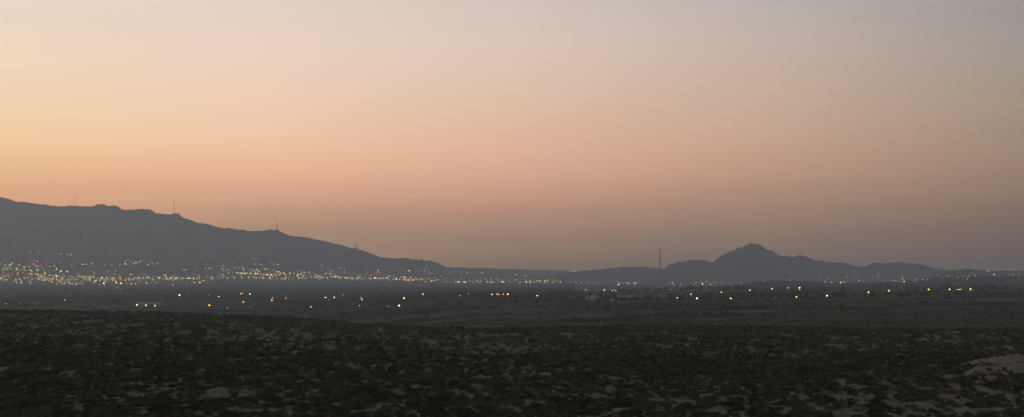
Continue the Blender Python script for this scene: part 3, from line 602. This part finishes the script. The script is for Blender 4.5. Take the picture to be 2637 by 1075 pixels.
def build_landmarks():
    mast(194, 496, 0, 5.5, 'tall thin mast with a light at its tip, right one of the twin masts', (1.0,))
    mast(175, 515, 0, 3.5, 'short mast standing just left of the leftmost tall mast', ())
    mast(448.3, 517, 0, 6.5, 'mast with two red lights on the knob of the long range', (.995, .55))
    mast(713.5, 558.5, 0, 5.5, 'tall mast with one red light on the small bump of the slope', (1.0,))
    mast(785.5, 589, 0, 4.0, 'thin mast on the slope right of the one with a red light', (.15,))
    mast(798.5, 609, 0, 4.0, 'stubby mast at the foot of the thin mast on the slope', ())
    mast(913.4, 626, 0, 3.2, 'left one of the two faint masts low on the range', ())
    mast(919.5, 622, 0, 3.0, 'right one of the two faint masts low on the range', ())
    mast(1773.6, 661.5, 3, 6.5, 'short mast on the shoulder between the chimney and the peak', (), 'masts on the mountain crests', False)
    mast(1332, 688.5, 1, 4.5, 'tiny mast on the flat tableland skyline', (), 'masts on the mountain crests', False)
    mast(1430, 691, 1, 4.5, 'tiny mast near the right end of the tableland skyline', (), 'masts on the mountain crests', False)
    # knobs with a hut on the low end of the long range
    hutm = bpy.data.materials.get('hut_wall')
    for (x, hi, w, h, lab) in [(1085, 0, 16, 11, 'small block standing on the low end of the long range'), (1231, 1, 26, 12, 'small block on the flat tableland skyline'), (695, 0, 24, 9, 'small block beside the mast with one red light'), (459, 0, 20, 8, 'small block beside the mast with two red lights')]:
        d, zb = ridge_z(x, hi); root = empty('hilltop_building', (xcol(x, 680, d), d, zb - 2)); tag(root, lab, 'building', 'small buildings on the skyline')
        b = MB(); b.box(-w / 2, w / 2, -6, 6, 0, h * .8 + 2); b.box(-w * .2, w * .15, -4, 4, h * .8 + 2, h + 3); b.build('wall', hutm, root)
        b = MB(); b.box(-w / 2 - .6, w / 2 + .6, -6.6, 6.6, h * .8 + 2.003, h * .8 + 2.6); b.build('roof', bpy.data.materials['mast_steel'], root)
    # the tall chimney behind the saddle of the low hills
    d = 13200.0; zt = float(zrow(638, d)); zb = -60.0; X = xcol(1700, 670, d); H = zt - zb
    root = empty('chimney', (X, d, zb)); tag(root, 'tall slender smelter chimney standing in the saddle left of the peak', 'chimney')
    mb = MB(); N = 24; sec = [(0, 7.6), (.35, 6.3), (.7, 5.1), (.96, 4.4), (1, 4.5)]
    mb.tube([(0, 0, H * t) for t, r in sec], [r for t, r in sec], N)
    mb.build('shaft', plain('chimney_concrete', (.09, .085, .085), (.07, .065, .065), .02), root)
    b = MB(); b.tube([(0, 0, H * .965), (0, 0, H * .985), (0, 0, H + 1)], [5.3, 5.3, 5.0], N); b.build('rim', plain('chimney_band', (.22, .10, .09), rough=.8), root)
    for f in (.34, .62): 
        b = MB(); b.tube([(0, 0, H * f), (0, 0, H * f + 3)], [7.0, 7.0] if f < .5 else [6.0, 6.0], N); b.build('gallery', bpy.data.materials['mast_steel'], root)
    rm = bpy.data.materials['red_beacon']
    b = MB(); b.ball((-3, -4, H + 3.5), 2.6); b.build('beacon', rm, root)
    # pale thin tower above the city band
    d, zg = 9600.0, float(ground_z(xcol(1405.5, 725, 9600.0), 9600.0)); zt = float(zrow(711.5, d))
    root = empty('lattice_tower', (xcol(1405.5, 718, d), d, zg)); tag(root, 'pale thin tower rising from the city band below the tableland', 'tower')
    mb = MB(); H = zt - zg
    mb.tube([(0, 0, 0), (0, 0, H * .6), (0, 0, H)], [3.4, 2.4, 1.6], 12); mb.build('shaft', plain('pale_concrete', (.55, .52, .50), (.48, .45, .43), .05), root)
    mb = MB(); mb.tube([(0, 0, H * .93), (0, 0, H * .97)], [3.0, 3.0], 12); mb.build('platform', bpy.data.materials['mast_steel'], root)
    # monument on the peak
    d, zb = ridge_z(1932.5, 3); z1 = float(zrow(622.0, d)); H = z1 - zb
    root = empty('summit_monument', (xcol(1932.5, 625, d), d, zb - 1.5)); tag(root, 'tiny cross-shaped monument on top of the peaked mountain', 'monument')
    stone = plain('monument_stone', (.32, .30, .27)); H += 1.5
    mb = MB(); mb.box(-5, 5, -4, 4, 0, H * .22); mb.box(-3, 3, -2.5, 2.5, H * .22, H * .36); mb.build('plinth', stone, root)
    mb = MB(); mb.box(-1.2, 1.2, -.9, .9, H * .36 + .01, H); mb.box(-4.2, -1.203, -.8, .8, H * .66, H * .78); mb.box(1.203, 4.2, -.8, .8, H * .66, H * .78); mb.build('cross', stone, root)
# ---------------------------------------------------------------- plants
def dome_tris(P, R, H, k, seed, tri=.34, base=.0, hollow=.35):
    """k leaf clumps for every plant: P (n,3) foot points, R radii, H heights -> vertices, faces, plant index"""
    g = np.random.default_rng(seed); n = len(P)
    a = g.uniform(0, 2 * np.pi, (n, k)); q = g.uniform(0, 1, (n, k)) ** .5; q = hollow + (1 - hollow) * q
    zz = g.uniform(base, 1, (n, k))
    prof = np.sqrt(np.clip(1 - (zz * .96) ** 2.4, 0.02, 1)) * (.72 + .28 * np.sin(np.clip(zz * 2.6, 0, 1.57)))
    lob = 1 + .28 * np.sin(a * 2 + g.uniform(0, 6, (n, 1))) + .2 * np.sin(a * 3 + g.uniform(0, 6, (n, 1)))
    c = np.stack([np.cos(a) * q * prof * lob * R[:, None], np.sin(a) * q * prof * lob * R[:, None], zz * H[:, None] * (.86 + .14 * lob)], -1) + P[:, None, :]
    s = (tri * np.minimum(R, H * 1.3))[:, None] * g.uniform(.6, 1.3, (n, k))
    e1 = g.normal(size=(n, k, 3)); e1 /= np.linalg.norm(e1, axis=-1, keepdims=True)
    e2 = g.normal(size=(n, k, 3)); e2 -= (e2 * e1).sum(-1, keepdims=True) * e1; e2 /= np.linalg.norm(e2, axis=-1, keepdims=True)
    v = np.stack([c + e1 * s[..., None], c - e1 * s[..., None] * .5 + e2 * s[..., None] * .8, c - e1 * s[..., None] * .5 - e2 * s[..., None] * .8], 2)
    V = v.reshape(-1, 3); F = np.arange(len(V)).reshape(-1, 3)
    pid = np.repeat(np.arange(n), k * 3)
    return V, F, pid

def shrub_proto(seed, k=420):
    g = np.random.default_rng(seed)
    V, F, pid = dome_tris(np.zeros((1, 3)), np.array([1.0]), np.array([.85]), k, seed, .13, .02, .25)
    t = g.uniform(.0, 1, k).repeat(3) * .25
    # woody stems fanning out of the root
    sv = []; sf = []
    for i in range(9):
        a = 2 * math.pi * i / 9 + g.uniform(-.3, .3); l = g.uniform(.45, .8)
        mb = MB(); mb.tube([(0, 0, -.15), (math.cos(a) * l * .5, math.sin(a) * l * .5, .34), (math.cos(a) * l, math.sin(a) * l, .7)], [.035, .022, .01], 3)
        for f in mb.f:
            for q in range(1, len(f) - 1): sf.append([f[0] + len(sv), f[q] + len(sv), f[q + 1] + len(sv)])
        sv += mb.v
    nv = len(V)
    V = np.vstack([V, np.array(sv)]); F2 = np.array(sf) + nv
    mi = np.r_[np.zeros(len(F)), np.ones(len(F2))]
    F = np.vstack([F, F2]); t = np.r_[t, np.zeros(len(sv))]
    return V, F, t, mi

def project(X, Y, Z):
    dx = X; dy = Y * CP + Z * SP; dz = -Y * SP + Z * CP
    return CX + FOC * dx / dy, CY - FOC * dz / dy

FS = [(-50, 330, 'below the twin masts'), (330, 660, 'below the two-light mast'), (660, 990, 'below the long slope'), (990, 1320, "below the long range's end"),
      (1320, 1650, 'below the tableland and low hills'), (1650, 1850, 'below the tall chimney'), (1850, 2050, 'below the peak'), (2050, 2250, 'below the right saddle'),
      (2250, 2450, 'left of the sandy mound'), (2450, 2700, 'under or on the sandy mound')]

def build_scrub():
    leaf = leafy('desert_shrub_leaves', (.027, .036, .022), (.092, .110, .066), (.20, .185, .115))
    wood = plain('shrub_wood', (.10, .08, .06))
    g = np.random.default_rng(5)
    # near mesa
    def scatter(n, y0, y1, u0=-560, u1=3200, power=2.0):
        y = (g.uniform(y0 ** power, y1 ** power, n)) ** (1 / power); u = g.uniform(u0, u1, n)
        return (u - CX) / FOC * y, y
    X1, Y1 = scatter(35500, 120, 360); X2, Y2 = scatter(80000, 360, 830)
    X = np.r_[X1, X2]; Y = np.r_[Y1, Y2]
    b = bareness(X, Y)
    cover = fbm(X / 34, Y / 60, 91, 3)
    keep = g.uniform(0, 1, len(X)) > b * .96
    X, Y, b, cover = X[keep], Y[keep], b[keep], cover[keep]
    R = g.uniform(.32, .74, len(X)) * (.75 + .6 * cover); big = g.uniform(0, 1, len(X)) > .95
    R = np.where(big, R * 1.6, R); R = np.where(b > .5, R * .75, R)
    H = R * g.uniform(.6, .95, len(X))
    md = mound(X, Y) > 1.0
    R = np.where(md, R * 1.1, R)
    Z = ground_z(X, Y) - .06
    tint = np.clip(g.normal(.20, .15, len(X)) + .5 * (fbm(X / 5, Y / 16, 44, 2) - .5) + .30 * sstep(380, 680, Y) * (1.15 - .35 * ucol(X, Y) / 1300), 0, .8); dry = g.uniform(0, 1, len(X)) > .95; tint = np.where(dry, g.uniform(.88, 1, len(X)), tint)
    px, py = project(X, Y, Z + H * .6)
    inside = (px > -5) & (px < SW + 5) & (py < SH + 8) & (py > 0)
    size = np.where(inside, R * H / Y ** 2, 0)
    order = np.argsort(-size); own = order[:292]
    ownset = np.zeros(len(X), bool); ownset[own] = True
    protos = []
    for k in range(6):
        V, F, t, mi = shrub_proto(300 + k)
        for j, tt in enumerate((.15, .4, .62, .92)):
            protos.append((V, F, np.clip(t - .12 + tt, 0, 1) if j < 3 else np.clip(t * .3 + .9, 0, 1), mi))
    cache = {}
    items = []
    for i in own:
        j = 3 if tint[i] > .86 else 0 if tint[i] < .28 else 1 if tint[i] < .5 else 2
        k = int(g.integers(0, 6))
        rowk = 'in the bottom row' if py[i] > 1040 else 'in the second row up' if py[i] > 1005 else 'in the third row up' if py[i] > 970 else 'in the fourth row up' if py[i] > 920 else 'farther back'
        items.append(dict(i=int(i), x=float(px[i]), k=k, j=j, row=rowk, sec=next(n for a, c, n in FS if a <= px[i] < c),
                          big='large' if R[i] > 1.05 else 'middling' if R[i] > .75 else 'small', colr=('dark green', 'olive', 'grey-green', 'straw-coloured')[j]))
    labels = ordinal_labels(items, lambda t: (t['big'], t['colr'], t['row'], t['sec']),
                            lambda k, o: '%s%s %s shrub %s %s' % ((o + ' ') if o else '', k[0], k[1], k[2], k[3]))
    for it in items:
        key = (it['k'], it['j']); i = it['i']
        if key not in cache:
            V, F, t, mi = protos[it['k'] * 4 + it['j']]
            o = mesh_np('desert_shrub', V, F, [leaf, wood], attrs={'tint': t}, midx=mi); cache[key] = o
        else:
            o = cache[key].copy(); col.objects.link(o)
        o.location = (X[i], Y[i], Z[i]); o.rotation_euler = (0, 0, g.uniform(0, 6.28)); o.scale = (R[i], R[i] * g.uniform(.85, 1.15), H[i] / .85)
        tag(o, labels[id(it)], 'shrub', 'shrubs on the near mesa')
    rest = ~ownset
    n1 = rest & (Y < 260); n2 = rest & (Y >= 260) & (Y < 430); n3 = rest & (Y >= 430)
    VV = []; FF = []; TT = []; base = 0
    for m, k, tr, sd in ((n1, 80, .24, 1), (n2, 34, .34, 2), (n3, 16, .46, 3)):
        P = np.stack([X[m], Y[m], Z[m]], -1)
        V, F, pid = dome_tris(P, R[m], H[m], k, 50 + sd, tr, .03, .25)
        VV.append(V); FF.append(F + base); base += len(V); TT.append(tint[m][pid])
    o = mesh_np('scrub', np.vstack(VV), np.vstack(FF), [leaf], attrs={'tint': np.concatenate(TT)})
    tag(o, 'low dark desert scrub covering the near mesa', 'scrub', kind='stuff')
    # the plain below the mesa
    X, Y = scatter(105000, 830, 3400, power=1.7)
    s = fbm(X / 160, Y / 60, 61, 4); far = 1
    keep = g.uniform(0, 1, len(X)) > .45 + .5 * sstep(.44, .60, s)
    X, Y = X[keep], Y[keep]
    R = g.uniform(1.0, 2.1, len(X)) * (.8 + .8 * fbm(X / 120, Y / 90, 93, 2)); tall = g.uniform(0, 1, len(X)) > np.where(fbm(X / 140, Y / 110, 95, 2) > .56, .88, .995)
    R = np.where(tall & (Y > 1400), R * 2.3, R); H = R * g.uniform(.45, .7, len(X))
    P = np.stack([X, Y, ground_z(X, Y) - .1], -1)
    V, F, pid = dome_tris(P, R, H, 9, 77, .55, .0, .2)
    s2 = .6 * fbm(X / 60, Y / 50, 97, 3) + .4 * fbm(X / 300, Y / 90, 98, 2)
    tint = np.clip(g.normal(.10, .10, len(X)) + .85 * sstep(.46, .58, s2) * np.where(R > 2.6, 0, 1), 0, 1)
    o = mesh_np('plain_scrub', V, F, [leaf], attrs={'tint': tint[pid]})
    tag(o, 'scrub of mesquite on the plain below the mesa', 'scrub', kind='stuff')
    # woods and orchards of the valley floor
    wl = leafy('valley_tree_leaves', (.022, .032, .020), (.040, .052, .030), (.06, .065, .04))
    X, Y = scatter(70000, 1750, 9300, power=1.5)
    c = fbm(X / 650, Y / 420, 85, 4); u = ucol(X, Y)
    dens = sstep(.44, .56, np.where(Y < 2700, fbm(X / 110, Y / 130, 86, 3), c)) * np.where(Y < 2700, np.where(u > 1200, .6, 0) * sstep(1750, 2100, Y), 1) * np.where((u > 1480) & (Y >= 2500), (Y < 4200) * .10, 1.0) * np.where(u < 1100, 1, .9)
    keep = g.uniform(0, 1, len(X)) < dens
    X, Y = X[keep], Y[keep]
    R = g.uniform(3.0, 6.5, len(X)) * np.where(Y < 2700, .62, 1); H = R * g.uniform(1.1, 1.7, len(X))
    P = np.stack([X, Y, ground_z(X, Y) - .3], -1)
    V, F, pid = dome_tris(P, R, H, 12, 79, .5, .05, .2)
    tint = np.clip(g.normal(.35, .2, len(X)), 0, 1)
    o = mesh_np('valley_woodland', V, F, [wl], attrs={'tint': tint[pid]})
    tag(o, 'dark woods and orchards on the valley floor', 'woodland', kind='stuff')

TREES = [  # centre column, foot row, width, height (all in photograph pixels)
 (1781,751,30,18),(1805,749,13,13),(1814,748,8,9),(1828,748,11,11),(1839,749,11,11),(1852,750,8,7),(1865,750,11,10),(1875,750,13,13),(1895,750,13,14),(1910,750,18,14),
 (1920,750,8,8),(1944,750,12,9),(1957,750,9,7),(1972,750,10,6),(1985,750,15,7),(2006,750,11,8),(2021,750,17,10),(2070,750,18,8),(2091,754,22,9),(2122,752,6,7),
 (2111,763,12,9),(2161,765,17,13),(2174,769,12,13),(2226,767,10,9),(2247,767,14,16),(2288,761,20,10),(2264,746,9,6),(2300,760,10,8),(2425,748,17,14),(2443,748,22,19),
 (2462,747,15,12),(2509,747,12,15),(2524,748,12,12),(2536,747,13,14),(2547,747,10,15),(2561,749,11,13),(2573,750,10,12),(2591,751,14,13),(2611,752,11,13),(2623,752,11,13),
 (2382,786,26,12),(1669,751,13,11),(1699,751,6,11),(1687,756,16,9),(1597,754,19,9),(1620,756,12,10),(1518,763,18,10),(1547,765,12,9),(1561,774,16,12),(1578,776,14,10),
 (1662,771,11,9),(1640,773,14,10),(1335,768,12,9),(1357,768,8,7),(1430,767,8,10),(1421,768,7,8),(1403,768,7,8),(1500,758,7,9),(1161,767,10,8),(1172,768,9,7),
 (1226,770,13,10),(1240,770,13,10),(1320,769,16,10),(912,777,20,12),(982,777,17,12),(389,791,14,9),(660,781,14,15),(712,784,14,14),(727,785,15,14),(743,786,14,15),
 (758,786,15,14),(773,787,15,15),(789,786,14,14),(803,786,15,14),(818,786,13,13),(832,785,12,10),(1052,778,15,9),(1075,779,13,9),(1730,774,16,10),(1752,772,13,9),
 (1990,768,16,9),(2040,772,14,9),(1925,776,18,9),(1860,772,14,8)]

def tree_proto(seed):
    """unit tree: height 1, crown half-width .5; crown of leaf clumps on lobes, trunk with limbs"""
    g = np.random.default_rng(seed)
    lobes = [((0, 0, .58), (.30, .30, .40))]
    for i in range(6):
        a = 2 * math.pi * i / 6 + g.uniform(-.4, .4); r = g.uniform(.2, .34); z = g.uniform(.36, .7); s = g.uniform(.16, .25)
        lobes.append(((math.cos(a) * r, math.sin(a) * r, z), (s, s, s * 1.05)))
    V = []; T = []
    for (c, s) in lobes:
        k = int(230 * s[0] / .2)
        d = g.normal(size=(k, 3)); d /= np.linalg.norm(d, axis=1, keepdims=True)
        p = np.array(c) + d * np.array(s) * (g.uniform(.35, 1.05, (k, 1)) ** .6)
        e1 = g.normal(size=(k, 3)); e1 /= np.linalg.norm(e1, axis=1, keepdims=True)
        e2 = np.cross(e1, g.normal(size=(k, 3))); e2 /= np.linalg.norm(e2, axis=1, keepdims=True)
        q = g.uniform(.022, .05, (k, 1))
        V.append(np.stack([p + e1 * q, p - e1 * q * .6 + e2 * q, p - e1 * q * .6 - e2 * q], 1).reshape(-1, 3))
        T.append(np.repeat(np.clip(g.normal(.35, .18, k), 0, 1), 3))
    V = np.vstack(V); F = np.arange(len(V)).reshape(-1, 3)
    mb = MB(); mb.tube([(0, 0, -.06), (.01, 0, .2), (0, .01, .5)], [.04, .03, .018], 7)
    for (c, s) in lobes[1:]: mb.tube([(0, 0, .18), (c[0] * .5, c[1] * .5, c[2] * .7), c], [.02, .014, .006], 5)
    return V, F, np.concatenate(T), mb

TS = [(0, 600, 'left of the valley row, near the pale warehouse'), (600, 700, 'left of the long valley tree row'), (700, 850, 'in the long valley row under the faint mast pair'), (850, 1100, 'near the brightest white valley lamp'),
      (1100, 1290, 'on the valley floor below the far tableland'), (1290, 1460, 'on the valley floor under the pale tower'), (1460, 1590, 'by the pale house with dark openings'),
      (1590, 1760, 'by the long low houses under the chimney'), (1760, 1885, 'in the tree row right of the chimney'), (1885, 1935, 'in the dense clump under the peak'), (1935, 2110, "in the thin row under the peak's right side"),
      (2110, 2320, 'among the valley lamps right of the peak'), (2320, 2480, 'in the dark clump under the far right hill'), (2480, 2700, 'in the row at the right edge')]

def build_trees():
    leaf = leafy('tree_leaves', (.014, .020, .013), (.026, .034, .020), (.04, .045, .025)); bark = plain('tree_bark', (.09, .07, .055))
    protos = []
    for k in range(6):
        V, F, T, mb = tree_proto(900 + k)
        protos.append((V, F, T, mb))
    made = {}
    items = [dict(x=t[0], t=t, big='big' if t[2] * t[3] > 260 else 'middling' if t[2] * t[3] > 130 else 'small', sec=next(n for a, b, n in TS if a <= t[0] < b)) for t in TREES]
    lab = ordinal_labels(items, lambda i: (i['big'], i['sec']), lambda k, o: '%s%s dark tree %s' % ((o + ' ') if o else '', k[0], k[1]))
    for n, it in enumerate(items):
        x, y, w, h = it['t']
        d, zg = surface_hit(x, y, 0.0, 1500, 6000)
        zf = min(zg, float(zrow(y, d)) + 1.0)
        top = float(zrow(y - h, d)); H = (top - zf) * 1.05; W = w / FOC * d
        k = n % 6
        if k not in made:
            V, F, T, mb = protos[k]
            root = empty('tree', (0, 0, 0)); cr = mesh_np('crown', V, F, [leaf], root, {'tint': T}); tr = mb.build('trunk', bark, root)
            made[k] = (root, cr, tr)
        else:
            r0, c0, t0 = made[k]
            root = r0.copy(); col.objects.link(root)
            for c in (c0, t0):
                q = c.copy(); col.objects.link(q); q.parent = root
        root.location = (xcol(x, y, d), d, zf); root.rotation_euler = (0, 0, rnd.uniform(0, 6.28)); root.scale = (W * 1.05, W * 1.05, H)
        tag(root, lab[id(it)], 'tree', 'dark trees of the valley')

# ---------------------------------------------------------------- buildings of the valley
HOUSES = [ # x0, x1, top row, foot row, kind, wall tone, label
 (1509,1542,763.5,775,'flat',.50,'pale flat-roofed house with dark openings left of the small shed'),
 (1573,1582,771,778,'gable',.50,'tiny pale shed standing in front of the valley houses'),
 (1591,1612,761.5,770,'gable',.34,'grey gabled house between the small shed and the long low houses'),
 (1616,1656,762,768,'flat',.36,'long low house with a white lamp at its left end'),
 (1684,1714,758.5,767.5,'flat',.36,'boxy tan building just below the tall chimney'),
 (1806,1832,743.5,752,'gable',.20,'brown gabled house right of the big round tree'),
 (1744,1762,753,760,'gable',.20,'dim house left below the big round tree'),
 (953,968,762,766.5,'flat',.34,'small pale roofed block above the brilliant white valley lamp'),
 (1006,1025,767,773,'gable',.26,'low grey house left of a bright amber valley lamp'),
 (1094,1118,778.5,785,'flat',.30,'low pale building at the near edge of the valley woods'),
 (707,757,761.5,766.5,'gable',.34,'long pale roof behind the left part of the valley tree row'),
 (353,412,779.5,790,'gable',.40,'long pale blue-white warehouse lit by a row of white lamps'),
 (64,98,779,786,'flat',.26,'dim long shed at the far left of the valley floor'),
 (2301,2312,745,750.5,'gable',.24,'dim small house on the plain right of the saddle'),
 (1468,1480,764,769,'gable',.24,'small dim house left of the pale flat-roofed house'),
 (905,918,781,788,'gable',.24,'low shed left of two salmon lamps on the valley floor'),
 (172,196,783,789,'flat',.20,'dim low shed between the two left-hand valley lamps')]

def build_houses():
    glass = plain('dark_window', (.03, .035, .04), rough=.3); doorm = plain('door_wood', (.07, .055, .045)); roofd = plain('roof_sheet', (.22, .22, .23), (.17, .17, .18), .3, .7)
    frame = plain('window_frame', (.42, .41, .39))
    for (x0, x1, y0, y1, kind, tone, label) in HOUSES:
        xc = (x0 + x1) / 2; d, zg = surface_hit(xc, y1, 0.0, 1500, 5500)
        zb = min(zg, float(zrow(y1, d)) + .5); H = float(zrow(y0, d)) - zb; W = (x1 - x0) / FOC * d; D = min(W * .55, 16)
        root = empty('house' if W < 26 else 'building', (xcol(xc, y1, d), d, zb)); tag(root, label, 'house' if W < 26 else 'building', 'buildings of the valley')
        wc = (tone, tone * .96, tone * .9) if tone < .6 else (tone * .9, tone * .97, tone)
        wm = plain('wall_%d' % int(tone * 100), wc, tuple(c * .88 for c in wc), .4)
        he = H if kind == 'flat' else H * .66
        mb = MB(); mb.box(-W / 2, W / 2, 0, D, -1, he)
        if kind == 'gable':
            for sx in (-W / 2, W / 2):
                mb.add([(sx, 0.001, he), (sx, D - .001, he), (sx, D / 2, H - .05)], [(0, 1, 2)])
        else: mb.box(-W * .1, W * .32, D * .25, D * .75, he + .301, he * 1.18 + .3)
        mb.build('wall', wm, root)
        mb = MB()
        if kind == 'gable':
            o_ = .5; th = .22
            for sgn in (-1, 1):
                ye = D / 2 + sgn * (D / 2 + o_); zs = he - .3 * (H - he) / max(D / 2, 1)
                mb.add([(-W / 2 - o_, D / 2, H + th), (W / 2 + o_, D / 2, H + th), (W / 2 + o_, ye, zs + th), (-W / 2 - o_, ye, zs + th),
                        (-W / 2 - o_, D / 2, H), (W / 2 + o_, D / 2, H), (W / 2 + o_, ye, zs), (-W / 2 - o_, ye, zs)],
                       [(0, 1, 2, 3), (7, 6, 5, 4), (3, 2, 6, 7), (0, 3, 7, 4), (1, 5, 6, 2)])
            rf = mb.build('roof', wm if tone > .3 else roofd, root)
        else:
            mb.box(-W / 2 - .3, W / 2 + .3, -.3, D + .3, he + .003, he + .3); rf = mb.build('roof', roofd, root)
        nwin = max(2, min(7, int(W / 5)))
        for k in range(nwin):
            cx = -W / 2 + W * (k + .5) / nwin; ww = min(1.6, W / nwin * .42); z0, z1 = he * .38, he * .78
            if k == nwin // 2:
                b = MB(); b.box(cx - .7, cx + .7, -.06, -.003, 0, min(2.4, he * .75)); b.build('door', doorm, root); continue
            b = MB(); b.box(cx - ww / 2, cx + ww / 2, -.05, -.003, z0, z1); wn = b.build('window', glass, root)
            b = MB(); b.box(cx - ww / 2 - .15, cx + ww / 2 + .15, -.12, -.051, z0 - .16, z0 - .002); b.box(cx - ww / 2 - .15, cx + ww / 2 + .15, -.12, -.051, z1 + .002, z1 + .14); b.build('frame', frame, wn)

def build_poles():
    m = plain('pale_post', (.55, .53, .48)); arm = plain('pole_steel', (.20, .20, .19), rough=.5)
    for (x, yt, yb, lab) in [(946.3, 783, 790, 'pale upright post left of the yellowish post on the valley floor'), (998.6, 786, 791, 'yellowish upright post left of the brilliant white valley lamp'),
                             (1301, 757, 766, 'dark utility pole on the valley floor below the tableland'), (1540, 752, 764, 'dark utility pole behind the pale flat-roofed house')]:
        d, zg = surface_hit(x, yb, 0.0, 1500, 6000); zb = min(zg, float(zrow(yb, d)) + .5); H = float(zrow(yt, d)) - zb
        root = empty('utility_pole', (xcol(x, yb, d), d, zb)); tag(root, lab, 'pole', 'poles on the valley floor')
        pale = 'dark' not in lab; r = .55 if pale else .22
        b = MB(); b.tube([(0, 0, -1), (0, 0, H)], [r, r * .8], 8); b.build('post', m if pale else arm, root)
        b = MB(); b.box(-1.5, 1.5, -r * .5, r * .5, H + .005, H + .3); b.build('cross_arm', m if pale else arm, root)

DENOISE = True
# ---------------------------------------------------------------- build everything
build_world(); build_camera(); build_sun()
build_ground(); build_hills()
build_landmarks()
build_lamps()
build_trees(); build_houses(); build_poles()
build_scrub()
build_haze()

sc = bpy.context.scene
sc.render.engine = 'CYCLES'
sc.cycles.use_denoising = DENOISE
sc.cycles.max_bounces = 6; sc.cycles.diffuse_bounces = 3; sc.cycles.volume_bounces = 2; sc.cycles.glossy_bounces = 1
sc.cycles.sample_clamp_indirect = .5; sc.cycles.sample_clamp_direct = 3.5
sc.cycles.use_adaptive_sampling = False
sc.view_settings.view_transform = 'Standard'; sc.view_settings.look = 'None'
sc.view_settings.exposure = 0; sc.view_settings.gamma = 1
